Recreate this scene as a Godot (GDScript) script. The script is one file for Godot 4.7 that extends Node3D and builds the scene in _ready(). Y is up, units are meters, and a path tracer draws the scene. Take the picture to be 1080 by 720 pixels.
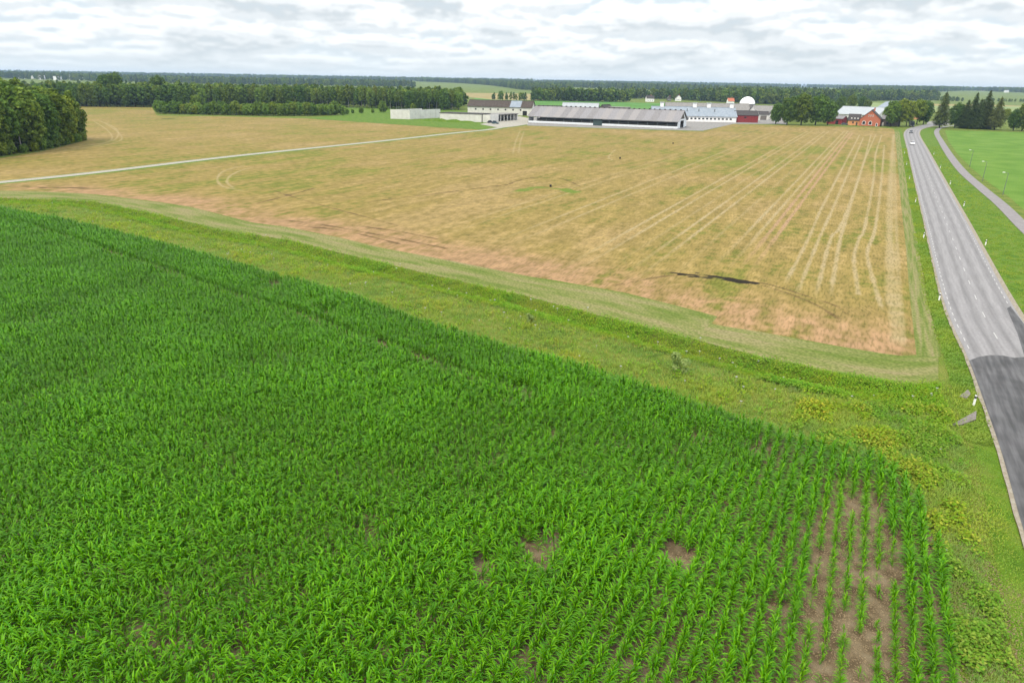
extends Node3D
# A drone view over a maize field, a ditch, a mown hayfield and a country road, with a dairy farm and woods behind.

const CAM_H := 25.0
const PITCH := 20.88
const ROLL := 0.985
const E := 2.35          # light that reaches a level surface, exposure included: turns a seen tone into a base colour

var cam_basis: Basis
var rng := RandomNumberGenerator.new()
var taken := {}
var M := {}
var row_dir: Vector3     # direction of the crop rows and of the road
var row_side: Vector3
var ditch_line := PackedVector2Array()

# ---------------------------------------------------------------- helpers: camera rays, colours, names
func P(px: float, py: float, y := 0.0) -> Vector3:       # photo pixel -> point on the level y
	var d: Vector3 = cam_basis * Vector3((px - 540.0) / 720.0, -(py - 360.0) / 720.0, -1.0)
	var t: float = (y - CAM_H) / minf(d.y, -0.0008)
	return Vector3(d.x * t, y, d.z * t)

func P2(px: float, py: float, y := 0.0) -> Vector2:
	var p := P(px, py, y)
	return Vector2(p.x, p.z)

func project(p: Vector3) -> Vector2:
	var q: Vector3 = cam_basis.inverse() * (p - Vector3(0, CAM_H, 0))
	return Vector2(540.0 + 720.0 * q.x / -q.z, 360.0 - 720.0 * q.y / -q.z)

func lin(r: float, g: float, b: float) -> Color:         # seen tone -> linear base colour
	var c := Color(r / 255.0, g / 255.0, b / 255.0).srgb_to_linear()
	return Color(c.r / E, c.g / E, c.b / E)

func alb(r: float, g: float, b: float) -> Color:
	return lin(r, g, b).linear_to_srgb()

func numbered(called: String) -> String:
	if not taken.has(called):
		taken[called] = 0
		return called
	taken[called] += 1
	return "%s_%03d" % [called, taken[called]]

func tag(o: Node, label: String, category := "", group := "", kind := "") -> void:
	if label: o.set_meta("label", label)
	if category: o.set_meta("category", category)
	if group: o.set_meta("group", group)
	if kind: o.set_meta("kind", kind)

func thing(called: String, label: String, category: String, at: Vector3, group := "") -> Node3D:
	var o := Node3D.new()
	o.name = numbered(called)
	add_child(o)
	o.position = at
	tag(o, label, category, group)
	return o

func obj(called: String, mesh: Mesh, m: Material, parent: Node = null) -> MeshInstance3D:
	var o := MeshInstance3D.new()
	o.mesh = mesh
	o.material_override = m
	if parent:
		o.name = called
		parent.add_child(o, true)
	else:
		o.name = numbered(called)
		add_child(o)
	return o

func structure(called: String, mesh: Mesh, m: Material, label := "") -> MeshInstance3D:
	var o := obj(called, mesh, m)
	tag(o, label, "", "", "structure")
	return o

# ---------------------------------------------------------------- helpers: meshes
class Build:
	var v := PackedVector3Array()
	var n := PackedVector3Array()
	var c := PackedColorArray()
	var t := PackedVector2Array()
	var t2 := PackedVector2Array()
	func tri(a: Vector3, b: Vector3, d: Vector3) -> void:      # anticlockwise seen from outside
		v.append(a); v.append(d); v.append(b)
	func quad(a: Vector3, b: Vector3, d: Vector3, e: Vector3) -> void:
		v.append(a); v.append(d); v.append(b)
		v.append(a); v.append(e); v.append(d)
	func box(lo: Vector3, hi: Vector3) -> void:
		var p := []
		for k in 8:
			p.append(Vector3(hi.x if k & 1 else lo.x, hi.y if k & 2 else lo.y, hi.z if k & 4 else lo.z))
		quad(p[4], p[5], p[7], p[6]); quad(p[1], p[0], p[2], p[3])
		quad(p[5], p[1], p[3], p[7]); quad(p[0], p[4], p[6], p[2])
		quad(p[6], p[7], p[3], p[2]); quad(p[0], p[1], p[5], p[4])
	func bar(a: Vector3, b: Vector3, w: float, h: float) -> void:    # a beam of w by h from a to b
		var d := (b - a).normalized()
		var s := d.cross(Vector3.UP if absf(d.y) < 0.95 else Vector3.RIGHT).normalized() * w / 2.0
		var u := s.cross(d).normalized() * h / 2.0
		var q := [a - s - u, a + s - u, a + s + u, a - s + u, b - s - u, b + s - u, b + s + u, b - s + u]
		quad(q[0], q[3], q[2], q[1]); quad(q[4], q[5], q[6], q[7])
		quad(q[0], q[1], q[5], q[4]); quad(q[1], q[2], q[6], q[5]); quad(q[2], q[3], q[7], q[6]); quad(q[3], q[0], q[4], q[7])
	func tube(pts: Array, radii: Array, sides := 7) -> void:
		var rings := []
		for i in pts.size():
			var d: Vector3 = (pts[mini(i + 1, pts.size() - 1)] - pts[maxi(i - 1, 0)]).normalized()
			var s := d.cross(Vector3(0.31, 0.1, 0.95)).normalized()
			var u := s.cross(d)
			var ring := []
			for k in sides:
				var a := TAU * k / sides
				ring.append(pts[i] + (s * cos(a) + u * sin(a)) * radii[i])
			rings.append(ring)
		for i in pts.size() - 1:
			for k in sides:
				var j := (k + 1) % sides
				quad(rings[i][k], rings[i + 1][k], rings[i + 1][j], rings[i][j])
		for k in range(1, sides - 1):
			tri(rings[-1][0], rings[-1][k + 1], rings[-1][k])
	func prism(poly: PackedVector2Array, z0: float, z1: float) -> void:   # outline in x, y pushed along z
		if Geometry2D.is_polygon_clockwise(poly):
			poly.reverse()
		var ids := Geometry2D.triangulate_polygon(poly)
		for k in range(0, ids.size(), 3):
			var a := poly[ids[k]]; var b := poly[ids[k + 1]]; var d := poly[ids[k + 2]]
			if (b - a).cross(d - a) < 0.0:
				var s := b; b = d; d = s
			tri(Vector3(a.x, a.y, z1), Vector3(b.x, b.y, z1), Vector3(d.x, d.y, z1))
			tri(Vector3(a.x, a.y, z0), Vector3(d.x, d.y, z0), Vector3(b.x, b.y, z0))
		for k in poly.size():
			var a := poly[k]; var b := poly[(k + 1) % poly.size()]
			quad(Vector3(a.x, a.y, z1), Vector3(a.x, a.y, z0), Vector3(b.x, b.y, z0), Vector3(b.x, b.y, z1))
	func done() -> ArrayMesh:
		var arrays := []
		arrays.resize(Mesh.ARRAY_MAX)
		arrays[Mesh.ARRAY_VERTEX] = v
		if n.size() == v.size(): arrays[Mesh.ARRAY_NORMAL] = n
		if c.size() == v.size(): arrays[Mesh.ARRAY_COLOR] = c
		if t.size() == v.size(): arrays[Mesh.ARRAY_TEX_UV] = t
		if t2.size() == v.size(): arrays[Mesh.ARRAY_TEX_UV2] = t2
		var m := ArrayMesh.new()
		m.add_surface_from_arrays(Mesh.PRIMITIVE_TRIANGLES, arrays)
		return m

func px_poly(a: Array, y := 0.0) -> PackedVector2Array:
	var out := PackedVector2Array()
	for k in range(0, a.size(), 2):
		out.append(P2(a[k], a[k + 1], y))
	return out

func smooth(line: PackedVector2Array, steps := 6) -> PackedVector2Array:     # Catmull-Rom through the points
	var out := PackedVector2Array()
	for i in line.size() - 1:
		var p0 := line[maxi(i - 1, 0)]; var p1 := line[i]; var p2 := line[i + 1]; var p3 := line[mini(i + 2, line.size() - 1)]
		for k in steps:
			out.append(p1.cubic_interpolate(p2, p0, p3, float(k) / steps))
	out.append(line[line.size() - 1])
	return out

# a level sheet; UV = world metres, UV2 = metres along and across the crop rows
func sheet_mesh(poly: PackedVector2Array, y: float, rect := Rect2()) -> ArrayMesh:
	var b := Build.new()
	var ids := Geometry2D.triangulate_polygon(poly)
	if ids.is_empty():
		push_warning("polygon could not be triangulated")
		ids = Geometry2D.triangulate_polygon(Geometry2D.convex_hull(poly))
	for k in range(0, ids.size(), 3):
		var p := poly[ids[k]]; var q := poly[ids[k + 1]]; var r := poly[ids[k + 2]]
		if (q - p).cross(r - p) < 0.0:
			var s := q; q = r; r = s
		for w in [p, q, r]:      # clockwise seen from above
			b.v.append(Vector3(w.x, y, w.y))
			b.n.append(Vector3.UP)
			b.t.append((w - rect.position) / rect.size if rect.has_area() else w)
			var w3 := Vector3(w.x, 0, w.y)
			b.t2.append(Vector2(w3.dot(row_dir), w3.dot(row_side)))
	return b.done()

# a band between two lines of points; UV.x across 0..1, UV.y metres along
func ribbon(left: PackedVector2Array, right: PackedVector2Array, y: float, upto := 99999) -> ArrayMesh:
	var b := Build.new()
	var along := 0.0
	for i in mini(left.size(), right.size()) - 1:
		var step := (left[i + 1] + right[i + 1] - left[i] - right[i]).length() / 2.0
		var a := Vector3(left[i].x, y, left[i].y); var c := Vector3(right[i].x, y, right[i].y)
		var d := Vector3(left[i + 1].x, y, left[i + 1].y); var e := Vector3(right[i + 1].x, y, right[i + 1].y)
		if (c - a).cross(d - a).y > 0.0:
			for w in [a, d, c, c, d, e]: b.v.append(w)
			for w in [Vector2(0, along), Vector2(0, along + step), Vector2(1, along), Vector2(1, along), Vector2(0, along + step), Vector2(1, along + step)]: b.t.append(w)
		else:
			for w in [a, c, d, c, e, d]: b.v.append(w)
			for w in [Vector2(0, along), Vector2(1, along), Vector2(0, along + step), Vector2(1, along), Vector2(1, along + step), Vector2(0, along + step)]: b.t.append(w)
		for k in 6:
			b.n.append(Vector3.UP)
		along += step
	return b.done()

func offset_line(line: PackedVector2Array, d: float) -> PackedVector2Array:   # to the right of its direction seen from above
	var out := PackedVector2Array()
	for i in line.size():
		var t := (line[mini(i + 1, line.size() - 1)] - line[maxi(i - 1, 0)]).normalized()
		out.append(line[i] + Vector2(-t.y, t.x) * d)
	return out

func line_length(line: PackedVector2Array) -> float:
	var s := 0.0
	for i in line.size() - 1:
		s += line[i].distance_to(line[i + 1])
	return s

func along(line: PackedVector2Array, d: float) -> Array:       # [point, direction] d metres along the line
	for i in line.size() - 1:
		var l := line[i].distance_to(line[i + 1])
		if d <= l or i == line.size() - 2:
			return [line[i].lerp(line[i + 1], d / maxf(l, 0.001)), (line[i + 1] - line[i]).normalized()]
		d -= l
	return [line[0], Vector2.UP]

func line_distance(p: Vector2, line: PackedVector2Array) -> float:
	var best := 1e9
	for i in line.size() - 1:
		best = minf(best, p.distance_squared_to(Geometry2D.get_closest_point_to_segment(p, line[i], line[i + 1])))
	return sqrt(best)

func scatter(called: String, mesh: Mesh, m: Material, where: Array, tint: Array, parent: Node = null) -> MultiMeshInstance3D:
	var mm := MultiMesh.new()
	mm.transform_format = MultiMesh.TRANSFORM_3D
	mm.use_colors = true
	mm.mesh = mesh
	mm.instance_count = where.size()
	for i in where.size():
		mm.set_instance_transform(i, where[i])
		mm.set_instance_color(i, tint[i])
	var o := MultiMeshInstance3D.new()
	o.multimesh = mm
	o.material_override = m
	if parent:
		o.name = called
		parent.add_child(o, true)
	else:
		o.name = numbered(called)
		add_child(o)
	return o

func turned(at: Vector3, size: float, lean := 0.1, high := 1.0) -> Transform3D:
	var b := Basis(Vector3.UP, rng.randf() * TAU)
	b = Basis(Vector3(rng.randf_range(-1, 1), 0, rng.randf_range(-1, 1)).normalized(), rng.randf() * lean) * b
	return Transform3D(b.scaled_local(Vector3(size, size * high, size)), at)

# ---------------------------------------------------------------- helpers: materials
func noise_texture(colors: Array, at: Array, freq: float, seed_: int, size := 512, octaves := 5, kind := FastNoiseLite.TYPE_SIMPLEX_SMOOTH) -> NoiseTexture2D:
	var f := FastNoiseLite.new()
	f.noise_type = kind
	f.seed = seed_
	f.frequency = freq
	f.fractal_octaves = octaves
	var g := Gradient.new()
	g.offsets = PackedFloat32Array(at)
	g.colors = PackedColorArray(colors)
	var t := NoiseTexture2D.new()
	t.width = size
	t.height = size
	t.seamless = true
	t.noise = f
	t.color_ramp = g
	return t

func grey_noise(freq: float, seed_: int, size := 512, lo := 0.0, hi := 1.0) -> NoiseTexture2D:
	return noise_texture([Color(lo, lo, lo), Color(hi, hi, hi)], [0.15, 0.85], freq, seed_, size)

func real(r: float, g := -1.0, b := -1.0) -> Color:
	return Color(r, g if g >= 0.0 else r, b if b >= 0.0 else r).linear_to_srgb()

func plain(c: Color, rough := 0.85, metal := 0.0) -> StandardMaterial3D:
	var m := StandardMaterial3D.new()
	m.albedo_color = c
	m.roughness = rough
	m.metallic = metal
	m.metallic_specular = 0.4
	return m

# noise-coloured material laid by world position; metres = size of the pattern
func mottled(colors: Array, at: Array, metres: float, seed_: int, rough := 0.9, bump := 0.0, freq := 0.012) -> StandardMaterial3D:
	var m := plain(Color.WHITE, rough)
	m.metallic_specular = 0.25
	m.albedo_texture = noise_texture(colors, at, freq, seed_)
	m.uv1_triplanar = true
	m.uv1_world_triplanar = true
	m.uv1_scale = Vector3.ONE / metres
	if bump > 0.0:
		m.heightmap_enabled = true
		m.heightmap_texture = m.albedo_texture
		m.heightmap_scale = bump
	return m

func with_detail(m: StandardMaterial3D, lo: float, hi: float, metres: float, seed_: int, freq := 0.03) -> StandardMaterial3D:
	m.detail_enabled = true
	m.detail_blend_mode = BaseMaterial3D.BLEND_MODE_MUL
	m.detail_uv_layer = BaseMaterial3D.DETAIL_UV_2
	m.detail_albedo = noise_texture([Color(lo, lo, lo), Color(hi, hi, hi)], [0.25, 0.75], freq, seed_)
	m.uv2_triplanar = true
	m.uv2_world_triplanar = true
	m.uv2_scale = Vector3.ONE / metres
	return m

func leaf_material(tint: Color, rough := 0.6, through := 0.8) -> StandardMaterial3D:
	var m := plain(tint, rough)
	m.metallic_specular = 0.18
	m.vertex_color_use_as_albedo = true
	m.cull_mode = BaseMaterial3D.CULL_DISABLED
	m.backlight_enabled = true
	m.backlight = Color(through, through, through * 0.6)
	return m

# ---------------------------------------------------------------- light, sky, camera
func build_light() -> void:
	var cam := Camera3D.new()
	cam.name = "camera"
	cam.fov = 53.13
	cam.near = 0.5
	cam.far = 30000.0
	cam.position = Vector3(0, CAM_H, 0)
	cam.rotation = Vector3(deg_to_rad(-PITCH), 0, deg_to_rad(ROLL))
	cam_basis = cam.basis
	add_child(cam)
	cam.current = true

	var sun := DirectionalLight3D.new()
	sun.name = "sun"
	sun.light_energy = 0.5
	sun.light_angular_distance = 10.0
	sun.light_color = Color(1.0, 0.94, 0.84)
	sun.rotation_degrees = Vector3(-52, -38, 0)
	sun.shadow_enabled = true
	add_child(sun)

	var env := Environment.new()
	env.background_mode = Environment.BG_SKY
	var sky := Sky.new()
	var pano := PanoramaSkyMaterial.new()
	pano.panorama = ImageTexture.create_from_image(sky_image())
	sky.sky_material = pano
	env.sky = sky
	env.background_energy_multiplier = 1.0
	env.tonemap_mode = Environment.TONE_MAPPER_LINEAR
	env.tonemap_exposure = 1.6
	env.sdfgi_enabled = true
	env.ssao_enabled = true
	env.ssil_enabled = true
	env.fog_enabled = true
	env.fog_density = 0.00008
	env.fog_light_color = Color(0.74, 0.86, 1.0)
	var w := WorldEnvironment.new()
	w.name = "world_environment"
	w.environment = env
	add_child(w)

# an overcast sky: a layer of broken cloud one unit above, seen in perspective down to the horizon
func sky_color(d: Vector3, f: FastNoiseLite, g: FastNoiseLite) -> Color:
	var e := maxf(d.y, 0.0)
	var flat := Vector2(d.x, d.z).normalized()
	var v := 5.5 * log(e + 0.06)
	var p := Vector3(flat.x * 11.0, v, flat.y * 11.0)
	var a := f.get_noise_3dv(p)
	var b := f.get_noise_3dv(p + Vector3(0, 0.3, 0))
	var big := g.get_noise_3dv(p)
	var clear := 1.0 - exp(-e * 22.0)                   # far cloud melts into the pale horizon
	var body := clampf(0.46 + a * 1.3 + big * 0.65, 0.0, 1.0)      # 1: thick cloud with a grey base
	var edge := clampf((a - b) * 2.1, -0.32, 0.36)
	var bright := Color(0.645, 0.66, 0.67)
	var grey := Color(0.385, 0.42, 0.445)
	var gap := Color(0.50, 0.575, 0.63)
	var c := bright.lerp(grey, smoothstep(0.5, 1.0, body) * 0.9)
	c = c.lerp(gap, smoothstep(0.26, 0.0, body) * 0.5)
	c = Color(c.r + edge * 0.42, c.g + edge * 0.38, c.b + edge * 0.35)
	var low := Color(0.53, 0.59, 0.625)
	c = low.lerp(c, clampf(clear, 0.0, 1.0))
	var k := 1.0 + 1.8 * e                              # an overcast sky is brighter overhead
	k *= 0.93
	return Color(c.r * k, c.g * k, c.b * k)

func sky_image() -> Image:
	var f := FastNoiseLite.new()
	f.seed = 11
	f.frequency = 0.72
	f.fractal_octaves = 5
	f.fractal_gain = 0.58
	var g := FastNoiseLite.new()
	g.seed = 5
	g.frequency = 0.2
	g.fractal_octaves = 2
	var im := Image.create_empty(512, 256, false, Image.FORMAT_RGBF)
	for y in 256:
		var up := PI * (0.5 - (y + 0.5) / 256.0)
		for x in 512:
			var a := TAU * ((x + 0.5) / 512.0 - 0.5)
			im.set_pixel(x, y, sky_color(Vector3(sin(a) * cos(up), sin(up), -cos(a) * cos(up)), f, g))
	im.resize(3072, 1536, Image.INTERPOLATE_BILINEAR)
	for y in range(768 - 130, 769):
		var up := PI * (0.5 - (y + 0.5) / 1536.0)
		for x in 3072:
			var a := TAU * ((x + 0.5) / 3072.0 - 0.5)
			im.set_pixel(x, y, sky_color(Vector3(sin(a) * cos(up), sin(up), -cos(a) * cos(up)), f, g))
	return im

# ---------------------------------------------------------------- materials
func build_materials() -> void:
	# grass of the meadow strip and the verges
	M.grass = with_detail(mottled([alb(122, 158, 50), alb(154, 184, 64), alb(184, 196, 88), alb(160, 188, 68)], [0.1, 0.42, 0.66, 0.9], 34.0, 3, 0.95, 8.0), 0.62, 1.0, 3.1, 8, 0.05)
	M.verge = with_detail(mottled([alb(118, 166, 38), alb(144, 190, 50), alb(162, 188, 74)], [0.2, 0.5, 0.8], 21.0, 13, 0.95, 8.0), 0.68, 1.0, 1.9, 9, 0.06)
	M.mown = with_detail(mottled([alb(138, 160, 84), alb(172, 178, 116), alb(186, 174, 128)], [0.2, 0.55, 0.85], 26.0, 17, 0.95, 4.0), 0.74, 1.0, 2.3, 10, 0.05)
	M.soil = with_detail(mottled([alb(148, 128, 96), alb(184, 162, 126), alb(206, 186, 150)], [0.2, 0.5, 0.8], 9.0, 19, 0.98, 8.0), 0.62, 1.0, 1.1, 12, 0.06)
	M.crop = with_detail(mottled([alb(122, 172, 50), alb(136, 184, 62), alb(148, 190, 72)], [0.2, 0.5, 0.8], 90.0, 23, 0.95), 0.84, 1.0, 9.0, 14, 0.05)
	M.wheat = with_detail(mottled([alb(204, 184, 112), alb(222, 204, 142)], [0.25, 0.75], 160.0, 27, 0.95), 0.85, 1.0, 16.0, 15, 0.05)
	M.far_green = mottled([alb(100, 160, 62), alb(124, 178, 84)], [0.25, 0.75], 300.0, 28, 0.95)
	M.far_pale = mottled([alb(158, 184, 112), alb(186, 196, 130)], [0.25, 0.75], 300.0, 29, 0.95)
	M.gravel = with_detail(mottled([alb(226, 220, 204), alb(246, 240, 226), alb(236, 228, 202)], [0.2, 0.55, 0.9], 6.0, 31, 0.95, 2.0), 0.8, 1.0, 0.8, 18, 0.06)
	M.sand = with_detail(mottled([alb(214, 200, 176), alb(238, 228, 208)], [0.25, 0.75], 3.0, 33, 0.95, 2.0), 0.75, 1.0, 0.5, 19, 0.08)
	M.concrete = with_detail(mottled([alb(186, 182, 178), alb(212, 208, 202)], [0.25, 0.75], 14.0, 37, 0.9), 0.85, 1.0, 2.0, 20, 0.05)
	M.slab = with_detail(mottled([alb(172, 164, 156), alb(198, 190, 182)], [0.25, 0.75], 2.0, 39, 0.92, 1.0), 0.8, 1.0, 0.5, 21, 0.05)
	M.old_wall = with_detail(mottled([real(0.6, 0.59, 0.56), real(0.68, 0.67, 0.64), real(0.74, 0.73, 0.7)], [0.15, 0.5, 0.85], 23.0, 41, 0.92), 0.9, 1.0, 4.5, 22, 0.05)
	M.white_wall = mottled([real(0.76), real(0.84)], [0.25, 0.75], 11.0, 43, 0.85)
	M.pale_wall = mottled([real(0.66, 0.7, 0.74), real(0.74, 0.77, 0.8)], [0.25, 0.75], 8.0, 44, 0.85)
	M.grey_roof = with_detail(mottled([alb(182, 178, 180), alb(204, 200, 202), alb(192, 187, 184)], [0.15, 0.55, 0.9], 13.0, 47, 0.85), 0.82, 1.0, 3.0, 23, 0.04)
	M.grey_roof_b = mottled([alb(178, 175, 178), alb(198, 195, 198)], [0.25, 0.75], 7.0, 147, 0.85)
	M.grey_roof_c = mottled([alb(188, 183, 183), alb(208, 203, 202)], [0.25, 0.75], 5.0, 148, 0.85)
	M.brown_roof = with_detail(mottled([alb(112, 100, 92), alb(140, 128, 118)], [0.25, 0.75], 9.0, 49, 0.9), 0.8, 1.0, 2.0, 24, 0.05)
	M.dark_roof = mottled([alb(92, 88, 88), alb(118, 112, 110)], [0.25, 0.75], 6.0, 51, 0.85)
	M.metal_roof = mottled([alb(176, 190, 206), alb(200, 212, 224)], [0.25, 0.75], 16.0, 53, 0.45)
	M.white_roof = mottled([alb(214, 224, 230), alb(232, 238, 242)], [0.25, 0.75], 14.0, 55, 0.5)
	M.red_wall = mottled([real(0.2, 0.03, 0.032), real(0.27, 0.05, 0.05)], [0.25, 0.75], 5.0, 57, 0.85)
	M.brick = with_detail(mottled([real(0.44, 0.13, 0.075), real(0.56, 0.2, 0.12)], [0.25, 0.75], 4.0, 59, 0.9), 0.85, 1.0, 0.9, 25, 0.06)
	M.orange_wall = mottled([real(0.58, 0.27, 0.12), real(0.66, 0.34, 0.17)], [0.25, 0.75], 4.0, 61, 0.9)
	M.timber = mottled([alb(120, 112, 102), alb(146, 138, 128)], [0.25, 0.75], 3.0, 63, 0.9)
	M.glass = plain(alb(60, 70, 82), 0.12)
	M.dark = plain(alb(52, 52, 54), 0.8)
	M.green_door = plain(alb(84, 108, 108), 0.7)
	M.white_paint = plain(real(0.8), 0.6)
	M.road_paint = plain(alb(236, 235, 232), 0.8)
	M.steel = plain(alb(176, 184, 184), 0.4, 0.5)
	M.rubber = plain(Color(0.16, 0.16, 0.17), 0.85)
	M.red_lamp = plain(Color(0.55, 0.05, 0.04), 0.3)
	M.bark = with_detail(mottled([alb(72, 64, 54), alb(104, 94, 80)], [0.25, 0.75], 2.0, 65, 0.95), 0.7, 1.0, 0.6, 26, 0.06)
	M.birch_bark = mottled([alb(118, 112, 104), alb(204, 202, 196), alb(220, 218, 212)], [0.28, 0.42, 0.8], 2.6, 67, 0.9)
	# leaves: the mesh carries the tone of each cluster, the material the kind of tree
	M.leaf_mid = leaf_material(Color(1.52, 1.46, 1.0).linear_to_srgb())
	M.leaf_dark = leaf_material(Color(0.94, 1.02, 0.74).linear_to_srgb())
	M.leaf_pale = leaf_material(Color(1.65, 1.42, 1.0).linear_to_srgb())
	M.leaf_yellow = leaf_material(Color(1.6, 1.45, 0.75).linear_to_srgb())
	M.leaf_willow = leaf_material(Color(1.25, 1.3, 0.85).linear_to_srgb())
	M.needle = leaf_material(Color(1.4, 1.5, 1.0).linear_to_srgb(), 0.75, 0.3)
	M.maize = leaf_material(Color(1, 1, 1), 0.38, 0.36)
	M.maize.metallic_specular = 0.26
	M.blade = leaf_material(Color(1, 1, 1), 0.7, 0.8)
	M.petal = plain(alb(238, 238, 232), 0.8)

# ---------------------------------------------------------------- ground and ditch
func ground_height(x: float, z: float) -> float:
	var h := 0.0
	var d := sqrt(x * x + z * z)
	if d > 1500.0:
		h += smoothstep(1500.0, 4200.0, d) * 16.0
	if d < 320.0:
		var q := line_distance(Vector2(x, z), ditch_line)
		if q < 2.4:
			var end := Vector2(x, z).distance_to(ditch_line[ditch_line.size() - 1])
			h -= 0.75 * (0.5 + 0.5 * cos(PI * q / 2.4)) * smoothstep(4.0, 12.0, end)
	return h

func axis(lo: float, hi: float, step: float, reach: float) -> PackedFloat32Array:
	var out := PackedFloat32Array()
	var a := lo
	while a <= hi + 0.01:
		out.append(a)
		a += step
	var s := step
	a = hi
	while a < reach:
		s = minf(s * 1.35, 900.0)
		a += s
		out.append(a)
	s = step
	a = lo
	while a > -reach:
		s = minf(s * 1.35, 900.0)
		a -= s
		out.insert(0, a)
	return out

func build_ground() -> void:
	ditch_line = smooth(offset_line(px_poly(MOWN_LOW), 3.0), 2)
	var xs := axis(-150.0, 70.0, 1.6, 10000.0)
	var zs := axis(-165.0, 0.0, 1.6, 10000.0)
	var v := PackedVector3Array()
	var n := PackedVector3Array()
	for z in zs:
		for x in xs:
			v.append(Vector3(x, ground_height(x, z), z))
	var w := xs.size()
	for j in zs.size():
		for i in w:
			var dx := v[j * w + mini(i + 1, w - 1)] - v[j * w + maxi(i - 1, 0)]
			var dz := v[mini(j + 1, zs.size() - 1) * w + i] - v[maxi(j - 1, 0) * w + i]
			n.append(dz.cross(dx).normalized())
	var ids := PackedInt32Array()
	for j in zs.size() - 1:
		for i in w - 1:
			var a := j * w + i
			for k in [a, a + 1, a + w, a + 1, a + w + 1, a + w]:
				ids.append(k)
	var arrays := []
	arrays.resize(Mesh.ARRAY_MAX)
	arrays[Mesh.ARRAY_VERTEX] = v
	arrays[Mesh.ARRAY_NORMAL] = n
	arrays[Mesh.ARRAY_INDEX] = ids
	var m := ArrayMesh.new()
	m.add_surface_from_arrays(Mesh.PRIMITIVE_TRIANGLES, arrays)
	structure("ground", m, M.grass, "rough yellow-green meadow ground with a shallow ditch")

# ---------------------------------------------------------------- the hayfield
var HAY_LOW := [-140, 190, 0, 201, 60, 202.5, 100, 205, 167, 213, 200, 218, 267, 235, 300, 239, 360, 251, 400, 261, 480, 276, 560, 292, 587, 296, 660, 309, 720, 324, 757, 334, 750, 342, 807, 351, 883, 365, 947, 375.5, 967, 374.5]
var MOWN_LOW := [-140, 196, 0, 209, 100, 213, 167, 227, 233, 243, 300, 253, 400, 277, 520, 305, 560, 314, 620, 330, 720, 355, 803, 377, 880, 394, 953, 406, 990, 405]
var MAIZE_TOP := [-140, 203, 0, 217, 67, 230, 133, 245, 200, 262, 267, 280, 360, 306, 467, 342, 560, 368, 637, 390, 720, 416, 820, 447, 883, 463, 925, 476, 946, 487]
var MAIZE_SIDE := [946, 487, 971, 522, 983, 552, 994, 598, 1000, 650, 1011, 690, 1022, 730, 1040, 800]

func stamp(im: Image, rect: Rect2, line: PackedVector2Array, width: float, col: Color, strength: float, f: FastNoiseLite, ragged := 0.2) -> void:
	var sx := im.get_width() / rect.size.x
	var sy := im.get_height() / rect.size.y
	for i in line.size() - 1:
		var a := line[i]
		var b := line[i + 1]
		var lo := Vector2(minf(a.x, b.x), minf(a.y, b.y)) - Vector2.ONE * width
		var hi := Vector2(maxf(a.x, b.x), maxf(a.y, b.y)) + Vector2.ONE * width
		for py in range(maxi(int((lo.y - rect.position.y) * sy), 0), mini(int((hi.y - rect.position.y) * sy) + 1, im.get_height())):
			# only the pixels of this row that lie near the line
			var wy := (py + 0.5) / sy + rect.position.y
			var x0 := lo.x
			var x1 := hi.x
			if absf(b.y - a.y) > 0.2 * absf(b.x - a.x) and absf(b.y - a.y) > 0.01:
				var tt := clampf((wy - a.y) / (b.y - a.y), 0.0, 1.0)
				var mid := lerpf(a.x, b.x, tt)
				var half := width * sqrt(1.0 + pow((b.x - a.x) / (b.y - a.y), 2.0)) + 0.5
				x0 = mid - half
				x1 = mid + half
			for px in range(maxi(int((x0 - rect.position.x) * sx), 0), mini(int((x1 - rect.position.x) * sx) + 1, im.get_width())):
				var p := Vector2((px + 0.5) / sx + rect.position.x, wy)
				var d := p.distance_to(Geometry2D.get_closest_point_to_segment(p, a, b))
				var noise := f.get_noise_2d(p.x * 3.0, p.y * 3.0)
				var ramp := clampf((p - a).dot(b - a) / maxf((b - a).length_squared(), 0.01), 0.0, 1.0) if i == 0 else 1.0      # the mark sets in gradually
				var k := ramp * strength * clampf((width * (0.62 + ragged * noise) - d) / (width * 0.4), 0.0, 1.0) * clampf(0.92 + noise * ragged * 1.1 + 0.35 * f.get_noise_2d(p.x * 0.3, p.y * 0.3), 0.0, 1.0)
				if k > 0.02:
					im.set_pixel(px, py, im.get_pixel(px, py).lerp(col, k))

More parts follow.
